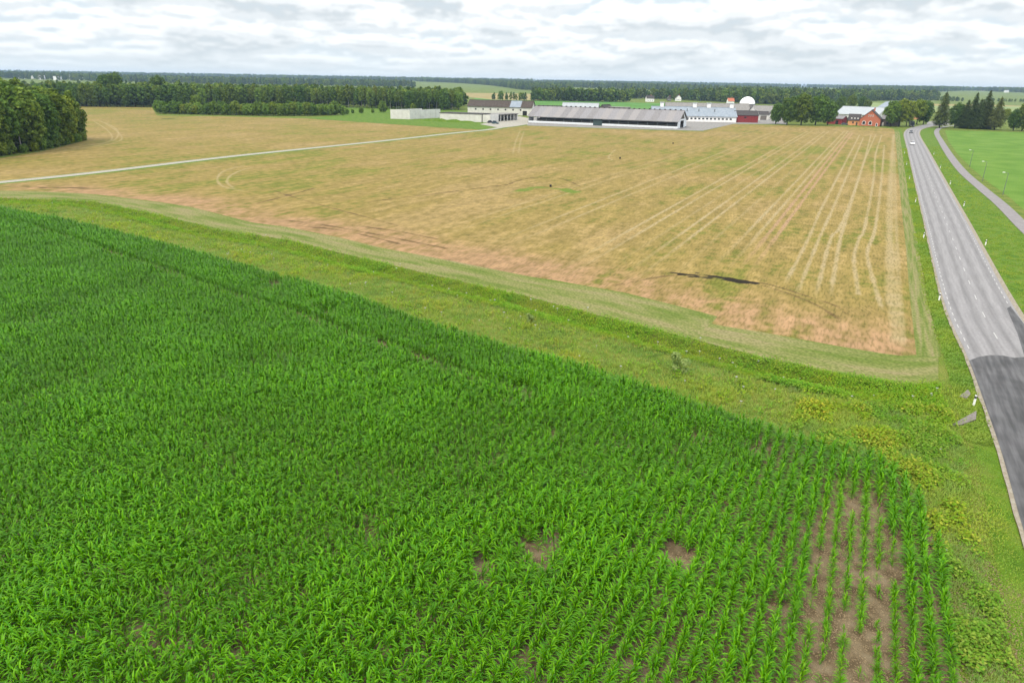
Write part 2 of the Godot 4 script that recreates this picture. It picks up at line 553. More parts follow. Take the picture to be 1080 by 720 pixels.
func hay_image(rect: Rect2, size: Vector2i, coarse: int, tracks: Array) -> ImageTexture:
	var f := FastNoiseLite.new()
	f.seed = 77
	f.frequency = 0.05
	f.fractal_octaves = 4
	var low := px_poly(HAY_LOW)
	var tan_ := Color8(192, 168, 100)
	var green := Color8(160, 162, 72)
	var straw := Color8(210, 180, 124)
	var pink := Color8(212, 172, 130)
	var im := Image.create_empty(size.x / coarse, size.y / coarse, false, Image.FORMAT_RGBF)
	for y in im.get_height():
		for x in im.get_width():
			var p := rect.position + Vector2((x + 0.5) / im.get_width(), (y + 0.5) / im.get_height()) * rect.size
			var p3 := Vector3(p.x, 0, p.y)
			var u := p3.dot(row_dir)
			var s := p3.dot(row_side)
			var streak := f.get_noise_2d(u * 0.22, s * 1.7)
			var blot := f.get_noise_2d(p.x * 0.55 + 300.0, p.y * 0.55)
			var wide := f.get_noise_2d(p.x * 0.14 - 500.0, p.y * 0.14)
			var grain := f.get_noise_2d(u * 1.1, s * 8.0)
			var fleck := f.get_noise_2d(p.x * 6.5, p.y * 6.5 + 900.0)
			var edge := smoothstep(17.0, 2.0, line_distance(p, low)) if p.y > -170.0 else 0.0
			var right := smoothstep(32.0, 66.0, s - 0.0)
			var dry := clampf(0.5 + streak * 0.42 + blot * 0.42 + wide * 0.42 + right * 0.3 + grain * 0.3 + fleck * 0.32, 0.0, 1.0)
			var c := green.lerp(tan_, smoothstep(0.05, 0.5, dry)).lerp(straw, smoothstep(0.55, 1.0, dry) * 0.75)
			c = c.lerp(pink, clampf(edge * (0.8 + blot * 0.9 + grain * 0.8 + fleck * 0.6), 0.0, 1.0))
			c = c.lerp(straw, right * clampf(0.3 + streak * 1.2, 0.0, 0.8))
			var k := 1.0 + grain * 0.1 + fleck * 0.12
			im.set_pixel(x, y, Color(c.r * k, c.g * k, c.b * k))
	im.resize(size.x, size.y, Image.INTERPOLATE_CUBIC)
	for t in tracks:
		stamp(im, rect, t[0], t[1], t[2], t[3], f, t[4] if t.size() > 4 else 0.2)
	# seen tones -> base colours
	im.convert(Image.FORMAT_RGB8)
	var data := im.get_data()
	var table := PackedByteArray()
	for k in 256:
		table.append(int(alb(k, k, k).r * 255.0 + 0.5))
	for k in data.size():
		data[k] = table[data[k]]
	return ImageTexture.create_from_image(Image.create_from_data(size.x, size.y, false, Image.FORMAT_RGB8, data))

func hay_material(tex: Texture2D) -> StandardMaterial3D:
	var m := plain(Color.WHITE, 0.95)
	m.metallic_specular = 0.2
	m.albedo_texture = tex
	m.detail_enabled = true
	m.detail_blend_mode = BaseMaterial3D.BLEND_MODE_MUL
	m.detail_uv_layer = BaseMaterial3D.DETAIL_UV_2
	m.detail_albedo = noise_texture([Color(0.8, 0.82, 0.76), Color(0.97, 0.97, 0.96), Color(1, 1, 0.99)], [0.2, 0.5, 0.8], 0.03, 91, 1024, 5)
	m.uv2_scale = Vector3(1.0 / 67.0, 1.0 / 13.0, 1)
	return m

func build_hayfield() -> void:
	var pale := Color8(222, 200, 152)
	var rosy := Color8(224, 184, 146)
	var brown := Color8(128, 104, 70)
	var soil := Color8(62, 54, 44)
	var greener := Color8(142, 166, 68)
	var near_rect := Rect2(-150, -215, 270, 165)
	var far_rect := Rect2(-420, -700, 720, 500)
	var tracks := []
	for a in [[505, 262, 0.6], [520, 266, 0.5], [583, 288, 0.75], [598, 291, 0.7], [640, 285, 0.35], [652, 294, 0.8], [668, 297, 0.8], [750, 285, 0.8], [765, 287, 0.7], [440, 250, 0.4], [452, 253, 0.4], [700, 300, 0.3]]:
		var p := P2(a[0], a[1])
		var far := P2(a[0] + (935.0 - a[0]) * (a[1] - 138.0) / (a[1] - 92.0), 138.0)
		tracks.append([PackedVector2Array([p, p.lerp(far, 0.1), p.lerp(far, 0.25), p.lerp(far, 0.5), p.lerp(far, 0.75), far]), 0.72, pale, minf(a[2] * 1.4, 1.0)])
	for a in [[775, 291], [788, 292]]:
		var p := P2(a[0], a[1])
		var far := P2(a[0] + (935.0 - a[0]) * (a[1] - 140.0) / (a[1] - 92.0), 140.0)
		tracks.append([PackedVector2Array([p, p.lerp(far, 0.1), p.lerp(far, 0.25), p.lerp(far, 0.5), p.lerp(far, 0.75), far]), 0.8, rosy, 1.0])
	for a in [[828, 300, 853.7, 250, 868, 217, 890, 175, 907, 142], [840, 312, 865, 250, 880, 217, 898, 175, 911, 145], [860, 315, 877, 250, 889, 234, 910, 176, 919, 142], [876, 314, 887, 250, 893, 231, 909, 178, 917, 158, 924, 142],
			[906, 312, 904, 298, 901, 272, 907, 250, 912.5, 239, 922, 187, 924, 162, 930.5, 142], [931, 328, 922, 298, 915, 267, 921, 250, 925, 231, 930.6, 184, 933, 153]]:
		tracks.append([smooth(px_poly(a), 4), 0.7, pale, 1.0])
	tracks.append([smooth(px_poly([947, 366, 943, 330, 940, 292, 939, 217, 941, 170, 943, 142]), 3), 1.5, pale, 0.8])
	tracks.append([smooth(px_poly([954, 368, 951, 330, 948, 292, 945, 217, 944, 160]), 3), 0.7, pale, 0.6])
	for a in [[258, 175, 246, 177, 233, 182, 229, 190, 236, 197, 256, 201], [266, 177, 256, 179, 243, 185, 239, 192, 246, 198], [549, 137, 544, 149, 541, 162], [553, 138, 549, 149, 547, 161],
			[105, 127, 117, 134, 128, 144, 122, 150, 97, 154.5, 55, 161, 0, 168, -60, 176], [97, 127, 110, 135, 118, 144, 112, 150, 90, 153.5, 50, 159, 0, 166], [95, 126, 112, 130, 124, 138, 121, 147, 105, 152],
			[650, 157, 642, 165, 646, 169], [350, 127, 300, 127.5, 220, 126, 160, 124]]:
		tracks.append([smooth(px_poly(a), 4), 0.8, pale, 0.7])
	for a in [[640, 303, 700, 291.5, 740, 290], [790, 297, 815, 301, 850, 312, 880, 322, 893, 331], [800, 300, 830, 309, 862, 322, 884, 336]]:
		tracks.append([smooth(px_poly(a), 3), 0.5, brown, 0.5, 0.6])
	for a in [[297, 232, 340, 237, 400, 248, 470, 262], [262, 217, 297, 208, 330, 199], [380, 239, 413, 243, 460, 252], [310, 238, 360, 243, 420, 257],
			[0, 197, 40, 197.5, 100, 199], [700, 140, 770, 143, 800, 137], [530, 197, 552, 189, 580, 187, 600, 191, 612, 197], [380, 214, 470, 203, 540, 194], [285, 200, 330, 214, 420, 238]]:
		tracks.append([smooth(px_poly(a), 3), 0.7, brown, 0.75, 0.6])
	tracks.append([smooth(px_poly([22, 196, 45, 198, 66, 197.5, 92, 199]), 3), 1.4, brown, 0.75, 0.9])
	tracks.append([smooth(px_poly([545, 203, 560, 198, 590, 199, 606, 203]), 3), 2.8, greener, 0.85, 0.7])
	for a in [[150, 126, 166, 125.5, 182, 125]]:
		tracks.append([px_poly(a), 3.2, soil, 0.8, 0.9])
	# wet black soil where a tractor bogged down
	for a in [[709, 287.6, 712, 288, 735, 291, 760, 293.5, 795, 298.5], [716, 289.5, 722, 289.5, 745, 290.5, 775, 295.5], [735, 288, 738, 289, 752, 291.5, 770, 295], [728, 292, 735, 292, 757, 294.5, 788, 298]]:
		tracks.append([smooth(px_poly(a), 3), 0.95, soil, 1.0, 1.1])
	for k in 9:
		var c := P2(897 + k * 4.2, 336 - absf(k - 4) * 0.5)
		tracks.append([PackedVector2Array([c, c + Vector2(0.5, -2.2), c + Vector2(0.4, -4.0)]), 0.22, brown, 0.35])
	var poly := px_poly(HAY_LOW)
	for p in px_poly([960, 314, 955.6, 259, 951, 217, 946.5, 165, 944.5, 141, 943, 136, 930, 134.5, 880, 133.4, 800, 131.6, 772, 131, 741, 138.5, 716, 138, 640, 135.8, 557, 132.6, 540, 134, 520, 137.5, 460, 134.2, 400, 130.2, 322, 125, 250, 123, 165, 122, 160, 113, 60, 112, 66, 130, 90, 146.5, 66, 153.5, 41, 159.5, 0, 166, -140, 186]):
		poly.append(p)
	var line := -200.0
	var near_clip := PackedVector2Array([Vector2(-900, line), Vector2(900, line), Vector2(900, 50), Vector2(-900, 50)])
	var far_clip := PackedVector2Array([Vector2(-900, line), Vector2(900, line), Vector2(900, -1500), Vector2(-900, -1500)])
	var near_mat := hay_material(hay_image(near_rect, Vector2i(2048, 1280), 2, tracks))
	var far_mat := hay_material(hay_image(far_rect, Vector2i(2048, 1536), 3, tracks))
	var st := structure("hayfield", sheet_mesh(Geometry2D.intersect_polygons(poly, near_clip)[0], 0.03, near_rect), near_mat, "mown hayfield with pale tyre tracks and straw patches")
	for q in Geometry2D.intersect_polygons(poly, far_clip):
		obj("far_half", sheet_mesh(q, 0.03, far_rect), far_mat, st)
	# freshly mown margin round the hayfield: the swaths run along it
	var streaks := plain(Color.WHITE, 0.95)
	streaks.metallic_specular = 0.2
	streaks.albedo_texture = noise_texture([alb(142, 162, 76), alb(170, 176, 104), alb(186, 182, 122), alb(198, 184, 136)], [0.2, 0.42, 0.62, 0.85], 0.006, 17, 1024, 5)
	streaks.uv1_scale = Vector3(0.4, 1.0 / 110.0, 1)
	streaks.detail_enabled = true
	streaks.detail_blend_mode = BaseMaterial3D.BLEND_MODE_MUL
	streaks.detail_uv_layer = BaseMaterial3D.DETAIL_UV_2
	streaks.detail_albedo = noise_texture([Color(0.8, 0.83, 0.76), Color(1, 1, 1)], [0.25, 0.7], 0.03, 10)
	streaks.uv2_triplanar = true
	streaks.uv2_world_triplanar = true
	streaks.uv2_scale = Vector3.ONE / 7.0
	var up_line := resample(px_poly(HAY_LOW + [990, 372]), 160)
	var low_line := resample(px_poly(MOWN_LOW), 160)
	var st2 := structure("mown_margin", ribbon(up_line, low_line, 0.038), streaks, "pale mown grass margin round the hayfield")
	obj("side_margin", ribbon(resample(px_poly([967, 376, 960, 314, 955.6, 259, 951, 217, 946.5, 165, 944, 139]), 40), resample(px_poly([993, 376, 978, 314, 969, 259, 960, 217, 952.5, 165, 949, 139]), 40), 0.042), streaks, st2)

func resample(line: PackedVector2Array, count: int) -> PackedVector2Array:
	var out := PackedVector2Array()
	var total := line_length(line)
	for k in count:
		out.append(along(line, total * k / (count - 1.0))[0])
	return out

func build_fields() -> void:
	build_hayfield()
	# soil under the maize
	var poly := px_poly(MAIZE_TOP, 1.0)
	for p in px_poly(MAIZE_SIDE, 0.4).slice(1):
		poly.append(p)
	for p in [Vector2(30, 0), Vector2(-120, 0)]:
		poly.append(p)
	maize_poly = poly
	structure("maize_soil", sheet_mesh(poly, 0.03), M.soil, "brown tilled soil under the maize rows")
	# gravel farm track across the hayfield
	var track := smooth(px_poly([-140, 206, 0, 192.3, 100, 182, 250, 164.3, 400, 149, 480, 140.2, 515, 136.7, 535, 133]), 5)
	structure("track_verge", ribbon(offset_line(track, -2.6), offset_line(track, 3.6), 0.045), M.verge, "green grass edges of the gravel farm track")
	structure("farm_track", ribbon(offset_line(track, -1.9), offset_line(track, 1.9), 0.06), M.gravel, "pale gravel farm track crossing the hayfield")
	# farmyard
	structure("yard_gravel", sheet_mesh(px_poly([506, 131, 528, 135, 545, 133, 557, 131, 557, 124.5, 548, 122.6, 528, 124, 522, 128]), 0.065), M.gravel, "pale gravel yard beside the long barn")
	structure("yard_concrete", sheet_mesh(px_poly([556, 132.3, 640, 135.2, 716, 137.4, 741, 138, 774, 130.6, 830, 131, 830, 117, 700, 117, 640, 120, 557, 124]), 0.05), M.concrete, "pale concrete farmyard around the barns")
	structure("lawn", sheet_mesh(px_poly([322, 124.5, 400, 129.8, 460, 133.8, 512, 137, 524, 130, 520, 121, 470, 114, 400, 112, 365, 113, 362, 121]), 0.042), M.verge, "bright green grass round the concrete bunkers")
	structure("wood_verge", sheet_mesh(px_poly([-140, 186, 0, 166.8, 41, 160.3, 66, 154.3, 92, 147.5, 68, 130, 58, 113, 0, 120, -140, 140]), 0.042), M.grass, "grassy edge of the wood")
	# green crop beside the road, and far fields
	structure("green_crop_field", sheet_mesh(px_poly([997, 137.3, 1080, 139.5, 1400, 148, 1400, 600, 1110, 247, 1080, 221, 1064, 207, 1044, 193, 1025, 177, 1010, 162, 1001, 149]), 0.03), M.crop, "smooth bright green crop field beside the cycle path")
	structure("wheat_field", sheet_mesh(px_poly([490, 93.2, 518, 94, 575, 97, 575, 106, 520, 105, 480, 101]), 0.05), M.wheat, "ripe yellow wheat field beyond the old barn")
	structure("meadow", sheet_mesh(px_poly([500, 102.5, 540, 104.5, 700, 109, 830, 111.5, 830, 121, 690, 121, 560, 121, 505, 113]), 0.03), M.far_green, "flat green field behind the farm")
	structure("far_field", sheet_mesh(px_poly([905, 105.3, 985, 106.5, 1200, 106, 1200, 118, 985, 118, 905, 116]), 0.03), M.far_pale, "pale green and yellow fields beyond the farmhouse")
	structure("far_field", sheet_mesh(px_poly([985, 107.8, 1300, 111, 1300, 114.5, 985, 111.4]), 0.06), M.wheat, "yellow strip of ripening corn behind the conifers")
	structure("far_field", sheet_mesh(px_poly([996, 101.5, 1024, 99.6, 1200, 102.5, 1200, 107, 996, 106.5]), 0.09), M.far_green, "green hillside pasture near the horizon")
	structure("far_field", sheet_mesh(px_poly([440, 88.6, 560, 91.5, 560, 93.4, 440, 90.4]), 0.09), M.far_green, "thin green field strip in front of the far forest")

var maize_poly := PackedVector2Array()

# ---------------------------------------------------------------- road
var road_left := PackedVector2Array()
const ROAD_W := 7.5

func road_texture() -> ImageTexture:
	var f := FastNoiseLite.new()
	f.seed = 5
	f.frequency = 0.04
	f.fractal_octaves = 4
	var im := Image.create_empty(128, 1024, false, Image.FORMAT_RGB8)
	for y in 1024:
		for x in 128:
			var u := (x + 0.5) / 128.0
			var lane := fposmod(u * 2.0, 1.0)
			var worn := maxf(exp(-pow((lane - 0.27) / 0.11, 2.0)), exp(-pow((lane - 0.74) / 0.11, 2.0)))     # polished wheel tracks
			var seam := exp(-pow((u - 0.5) / 0.03, 2.0))
			var k := 190.0 - worn * 24.0 - seam * 6.0 + f.get_noise_2d(x * 3.0, y * 0.16) * 16.0 + f.get_noise_2d(x * 4.0, y * 4.0) * 14.0
			if f.get_noise_2d(x * 0.5 + 200.0, y * 7.0) > 0.52: k -= 22.0
			im.set_pixel(x, y, alb(k, k * 0.985, k * 0.99))
	return ImageTexture.create_from_image(im)

func build_road() -> void:
	road_left = smooth(px_poly([1255, 1100, 1133, 720, 1081, 565, 1057, 480, 1040.5, 431.4, 1021, 378, 994, 312, 975, 231, 964, 185, 957.5, 157, 954, 143, 955.2, 138.4, 959.5, 135.4, 971, 132.6, 988, 129.4, 1010, 126.4]), 6)
	var right := offset_line(road_left, ROAD_W)
	var tex := road_texture()
	var asphalt := plain(Color.WHITE, 0.85)
	asphalt.metallic_specular = 0.3
	asphalt.albedo_texture = tex
	asphalt.uv1_scale = Vector3(1, 1.0 / 60.0, 1)
	var road := structure("road", ribbon(road_left, right, 0.12), asphalt, "grey asphalt country road with dashed white lines")
	# shoulders and slopes down to the verge
	obj("shoulder", ribbon(ragged(offset_line(road_left, -0.3), 0.07), resample(road_left, 400), 0.105), M.sand, road)
	obj("shoulder", ribbon(right, offset_line(right, 0.6), 0.105), M.sand, road)
	# newer, darker asphalt: a whole-width patch and a strip along the far edge
	var dark := mottled([alb(126, 126, 128), alb(144, 143, 145)], [0.25, 0.75], 23.0, 71, 0.85)
	dark.detail_enabled = true
	dark.detail_blend_mode = BaseMaterial3D.BLEND_MODE_MUL
	dark.detail_uv_layer = BaseMaterial3D.DETAIL_UV_2
	dark.detail_albedo = noise_texture([Color(0.8, 0.8, 0.8), Color(1, 1, 1)], [0.25, 0.75], 0.016, 32, 512, 6)
	dark.uv2_scale = Vector3(1.0 / 60.0, 1.0 / 5.0, 1)
	var patch := px_poly([1022, 381.5, 1030, 376.5, 1042, 374, 1055, 375, 1068, 379, 1078, 377, 1070, 350, 1056, 318, 1062, 317, 1097, 378])
	for i in range(0, right.size()):
		if right[i].y > P2(1097, 378).y: continue
		break
	var low_right := PackedVector2Array()
	for i in right.size():
		if right[i].y > P2(1097, 380).y: low_right.append(right[i])
	low_right.reverse()
	patch = px_poly([1022, 381.5, 1032, 377.5, 1045, 375.5, 1058, 376, 1070, 378.5, 1081, 377.5, 1073, 352, 1062, 326, 1066, 324])
	for p in low_right: patch.append(p)
	var low_left := PackedVector2Array()
	for i in road_left.size():
		if road_left[i].y > P2(1024, 386).y: low_left.append(road_left[i])
	for p in low_left: patch.append(p)
	obj("newer_asphalt", sheet_mesh(patch, 0.126), dark, road)
	# painted lines: each dash a sheet of its own
	var middle := offset_line(road_left, ROAD_W / 2.0)
	var total := line_length(middle)
	var start: float = 0.0
	for i in middle.size():
		if middle[i].y < P2(1050, 374).y:
			start = line_length(middle.slice(0, i + 1))
			break
	var d := start + 2.0
	while d < total - 60.0:
		obj("centre_dash", dash(middle, d, 2.2, 0.11), M.road_paint, road)
		d += 8.0
	for side in [0.45, ROAD_W - 0.45]:
		var line := offset_line(road_left, side)
		d = start + (-3.0 if side < 1.0 else 18.0)
		while d < start + 230.0:
			obj("edge_dash", dash(line, d, 1.1, 0.1), M.road_paint, road)
			d += 2.4
	# cycle path
	var pl := smooth(px_poly([1400, 560, 1240, 395, 1130, 292, 1078, 245, 1050, 216, 1030.6, 199, 1011, 181, 998.6, 164.4, 989.5, 148.5, 985.5, 140, 988, 135.6, 996, 133.3, 1010, 131.5]), 6)
	structure("cycle_path", ribbon(pl, offset_line(pl, 2.7), 0.07), with_detail(mottled([alb(186, 180, 181), alb(202, 196, 196)], [0.25, 0.75], 9.0, 73, 0.9), 0.88, 1.0, 1.2, 33, 0.05), "narrow grey asphalt cycle path winding beside the crop")
	path_line = pl
	# verges: bright grass on both sides of the road
	var vl := offset_line(road_left, -0.3)
	var outer := smooth(px_poly([1100, 1100, 1078, 720, 1050, 590, 1030, 480, 1010, 430, 996, 376, 980, 314, 961, 222, 954, 178, 950, 150, 948, 140, 950, 135]), 6)
	var poly := vl.slice(0, 60)
	outer.reverse()
	poly.append_array(outer)
	structure("verge", sheet_mesh(poly, 0.028), M.verge, "green grass verge between the hayfield and the road")
	var vr := offset_line(right, 0.6).slice(0, 76)
	var inner := offset_line(pl, -0.1)
	inner.reverse()
	var p2 := vr.duplicate()
	p2.append_array(inner.slice(12))
	structure("verge", sheet_mesh(p2, 0.032), M.verge, "bright green grass between the road and the cycle path")

var path_line := PackedVector2Array()

func ragged(line: PackedVector2Array, by: float) -> PackedVector2Array:
	var out := resample(line, 400)
	for i in out.size():
		out[i] += Vector2(rng.randf_range(-by, by), 0)
	return out

func dash(line: PackedVector2Array, d: float, long: float, wide: float) -> ArrayMesh:
	var a: Array = along(line, d)
	var b: Array = along(line, d + long)
	var s: Vector2 = Vector2(-a[1].y, a[1].x) * wide / 2.0
	return ribbon(PackedVector2Array([a[0] - s, b[0] - s]), PackedVector2Array([a[0] + s, b[0] + s]), 0.132)

# ---------------------------------------------------------------- maize
func maize_mesh(seed_: int, leaves: int, high: float) -> ArrayMesh:
	var r := RandomNumberGenerator.new()
	r.seed = seed_
	var b := Build.new()
	var turn := r.randf() * TAU
	var add := func(a: Vector3, c: Vector3, d: Vector3, e: Vector3, col: Color) -> void:
		b.quad(a, c, d, e)
		for k in 6: b.c.append(col)
	var stalk := lin(104, 172, 40)
	for k in 3:
		var a := TAU * k / 3.0
		var c := TAU * (k + 1) / 3.0
		var top := Vector3(0, high * 0.72, 0)
		add.call(Vector3(cos(a), 0, sin(a)) * 0.018, Vector3(cos(c), 0, sin(c)) * 0.018, top + Vector3(cos(c), 0, sin(c)) * 0.01, top + Vector3(cos(a), 0, sin(a)) * 0.01, stalk)
	for i in leaves:
		var t := float(i) / (leaves - 1)
		var face := turn + PI * (i % 2) + r.randf_range(-0.45, 0.45)
		var out := Vector3(cos(face), 0, sin(face))
		var side := Vector3(-out.z, 0, out.x)
		var p := Vector3(0, high * (0.14 + 0.6 * t), 0)
		var long := high * (0.43 + 0.28 * sin(PI * (0.15 + 0.75 * t))) * r.randf_range(0.8, 1.15)
		var wide := 0.035 * r.randf_range(0.85, 1.15)
		var rise := lerpf(0.75, 1.32, t) + r.randf_range(-0.12, 0.12)
		var droop := lerpf(2.1, 1.25, t) * r.randf_range(0.8, 1.2)
		var col: Color = lin(80, 158, 5).lerp(lin(138, 210, 24), r.randf())
		var last := p
		var last_w := wide * 0.5
		for k in 4:
			var s := (k + 0.5) / 4.0
			var ang := rise - droop * s * s * 1.25
			var q := last + (out * cos(ang) + Vector3.UP * sin(ang)) * long / 4.0 + side * r.randf_range(-0.015, 0.015)
			var w: float = wide * [0.95, 1.0, 0.7, 0.06][k]
			add.call(last - side * last_w, last + side * last_w, q + side * w, q - side * w, col)
			last = q
			last_w = w
	return b.done()

func build_maize() -> void:
	var meshes := [maize_mesh(1, 10, 1.05), maize_mesh(2, 9, 0.95), maize_mesh(3, 11, 1.12), maize_mesh(4, 9, 1.0)]
	var top := px_poly(MAIZE_TOP, 1.0)
	var side_edge := px_poly(MAIZE_SIDE, 0.4)
	var f := FastNoiseLite.new()
	f.seed = 31
	f.frequency = 0.06
	f.fractal_octaves = 3
	var bare := []
	for a in [[573, 575, 0.95], [562, 584, 0.5], [505, 608, 0.65], [514, 598, 0.5], [712, 584, 0.8], [722, 590, 0.6], [655, 570, 0.3], [257, 690, 0.4], [190, 676, 0.3], [78, 672, 0.35], [330, 320, 1.0], [348, 330, 0.9], [620, 415, 0.6], [740, 462, 0.6], [290, 300, 0.9], [60, 305, 0.6], [845, 560, 0.5], [820, 640, 0.4]]:
		bare.append([P2(a[0], a[1], 0.3), a[2]])
	var patch := px_poly([866, 540, 882, 505, 925, 508, 938, 545, 948, 600, 953, 660, 955, 735, 838, 735, 852, 640, 858, 580], 0.2)
	var thin := px_poly([690, 530, 880, 500, 960, 540, 1010, 700, 1010, 760, 640, 760, 640, 660], 0.2)
	var gap := smooth(px_poly([-140, 210, 0, 228, 77, 250, 160, 277, 233, 302, 317, 328, 387, 353, 433, 368, 483, 387, 533, 401, 565, 411], 0.9), 3)
	var spots := []     # [distance, transform, tint, mesh]
	var box := Rect2(maize_poly[0], Vector2.ZERO)
	for p in maize_poly: box = box.expand(p)
	# rows run with the road; on the headland they follow the upper edge
	var o := Vector2(row_dir.x, row_dir.z)
	var s := Vector2(row_side.x, row_side.z)
	var lo := Vector2(1e9, 1e9)
	var hi := -lo
	for p in maize_poly:
		lo = Vector2(minf(lo.x, p.dot(o)), minf(lo.y, p.dot(s)))
		hi = Vector2(maxf(hi.x, p.dot(o)), maxf(hi.y, p.dot(s)))
	var places := PackedVector2Array()
	var y := lo.y + 0.3
	while y < hi.y:
		var x := lo.x + rng.randf() * 0.2
		while x < hi.x:
			x += 0.14 + rng.randf_range(-0.04, 0.04)
			var p := o * x + s * (y + rng.randf_range(-0.045, 0.045))
			if p.y > -21.0 or not Geometry2D.is_point_in_polygon(p, maize_poly): continue
			var v := project(Vector3(p.x, 0.8, p.y))
			if v.x < -110 or v.x > 1130 or v.y > 810: continue
			var dt := line_distance(p, top)
			if dt < 7.75 and v.x < 800: continue            # the headland
			if line_distance(p, gap) < 0.46: continue
			places.append(p)
		y += 0.75
	for row in 11:
		var line := offset_line(smooth(top, 3), 0.25 + row * 0.72)
		var total := line_length(line)
		var d := 0.0
		while d < total:
			d += 0.14 + rng.randf_range(-0.04, 0.04)
			var a: Array = along(line, d)
			var p: Vector2 = a[0] + Vector2(rng.randf_range(-0.06, 0.06), rng.randf_range(-0.06, 0.06))
			if not Geometry2D.is_point_in_polygon(p, maize_poly): continue
			var v := project(Vector3(p.x, 0.8, p.y))
			if v.x < -110 or v.x > 800: continue
			if line_distance(p, gap) < 0.46: continue
			places.append(p)
	for p in places:
		var n := f.get_noise_2dv(p)
		var n2 := f.get_noise_2d(p.x * 4.0 + 90.0, p.y * 4.0)
		var size := 1.0 + n * 0.24 + rng.randf_range(-0.17, 0.15)
		var keep := 0.97
		if n2 < -0.42: keep = 0.55
		for q in bare:
			var k: float = p.distance_to(q[0]) / (q[1] * (1.05 + 1.1 * f.get_noise_2d(p.x * 9.0, p.y * 9.0)))
			if k > 0.0 and k < 1.0: keep = minf(keep, 0.1)
			elif k < 1.8: size *= 0.85
		if Geometry2D.is_point_in_polygon(p, thin): size *= 0.9
		var yellow := 0.0
		if Geometry2D.is_point_in_polygon(p, patch):
			var m := f.get_noise_2d(p.dot(o) * 2.6, floorf((p.dot(s) - lo.y) / 0.75) * 40.0)
			keep = 0.2 if m < -0.08 else 0.8
			size *= rng.randf_range(0.55, 0.9)
			yellow = rng.randf_range(0.2, 1.0)
		if line_distance(p, side_edge) < 0.9: size *= 0.85
		if rng.randf() > keep: continue
		var tone := 1.0 + n * 0.2 + rng.randf_range(-0.15, 0.15)
		var tint := Color(tone * (1.0 + yellow * 0.35), tone * (1.0 + yellow * 0.12), tone * (1.0 - yellow * 0.1))
		var at := Vector3(p.x, 0.03, p.y)
		spots.append([at.distance_to(Vector3(0, CAM_H, 0)), turned(at, size, 0.14, rng.randf_range(0.9, 1.12)), tint, rng.randi() % 4])
	# the 300 plants that show largest are things of their own
	var order := []
	for i in spots.size():
		var v := project(spots[i][1].origin)
		if v.x > 2 and v.x < 1078 and v.y < 724 and v.y > 20: order.append(i)
	order.sort_custom(func(a, c): return spots[a][0] < spots[c][0])
	var single := {}
	for i in order.slice(0, 300):
		single[i] = true
	var stuff := Node3D.new()
	stuff.name = "maize_crop"
	add_child(stuff)
	tag(stuff, "dense green maize crop in rows filling the field", "crop", "", "stuff")
	for k in 4:
		var where := []
		var tint := []
		for i in spots.size():
			if spots[i][3] == k and not single.has(i):
				where.append(spots[i][1])
				tint.append(spots[i][2])
		scatter("plants", meshes[k], M.maize, where, tint, stuff)
	for i in single:
		var plant := obj("maize_plant", meshes[spots[i][3]], M.maize)
		plant.transform = spots[i][1]
		tag(plant, "leafy green maize plant in the front rows of the maize crop", "maize plant", "maize plants of the front rows")
	var clod := Build.new()
	for k in 4:
		var p := Vector3(cos(k * TAU / 4.0), 0, sin(k * TAU / 4.0))
		var q := Vector3(cos((k + 1) * TAU / 4.0), 0, sin((k + 1) * TAU / 4.0))
		clod.tri(q, p, Vector3(0.2, 0.8, 0.1))
	for k in clod.v.size(): clod.c.append(Color(1, 1, 1))
	var lumps := []
	var lump_tint := []
	var pb := Rect2(patch[0], Vector2.ZERO)
	for p in patch: pb = pb.expand(p)
	pb = pb.grow(2.5)
	for k in 42000:
		var p := pb.position + Vector2(rng.randf(), rng.randf()) * pb.size
		lumps.append(turned(Vector3(p.x, 0.025, p.y), rng.randf_range(0.015, 0.05), 0.5))
		var q := rng.randf_range(0.65, 1.2)
		lump_tint.append(Color(q, q * 0.97, q * 0.94))
	for h in bare:
		for k in 130:
			var p: Vector2 = h[0] + Vector2(rng.randfn(), rng.randfn()) * h[1] * 0.7
			lumps.append(turned(Vector3(p.x, 0.025, p.y), rng.randf_range(0.015, 0.05), 0.5))
			var q := rng.randf_range(0.8, 1.15)
			lump_tint.append(Color(q, q * 0.97, q * 0.94))
	var earth := plain(alb(194, 172, 136), 0.98)
	earth.vertex_color_use_as_albedo = true
	tag(scatter("soil_clods", clod.done(), earth, lumps, lump_tint), "loose brown soil clods on the bare patch in the maize", "soil", "", "stuff")
	print("maize ", spots.size())

# ---------------------------------------------------------------- grass, weeds, flowers
func tuft_mesh(seed_: int, blades: int, high: float, spread: float, wide: float, a: Color, c: Color) -> ArrayMesh:
	var r := RandomNumberGenerator.new()
	r.seed = seed_
	var b := Build.new()
	for i in blades:
		var face := r.randf() * TAU
		var out := Vector3(cos(face), 0, sin(face))
		var side := Vector3(-out.z, 0, out.x) * wide * r.randf_range(0.7, 1.3)
		var p := Vector3(r.randf_range(-1, 1), 0, r.randf_range(-1, 1)) * spread * 0.6
		var h := high * r.randf_range(0.55, 1.1)
		var bend := r.randf_range(0.35, 1.1) * h
		var mid := p + out * bend * 0.3 + Vector3.UP * h * 0.6
		var tip := p + out * bend + Vector3.UP * h * r.randf_range(0.75, 1.0)
		var col := a.lerp(c, r.randf())
		b.quad(p - side, p + side, mid + side * 0.9, mid - side * 0.9)
		b.tri(mid - side * 0.9, mid + side * 0.9, tip)
		for k in 9: b.c.append(col)
	return b.done()

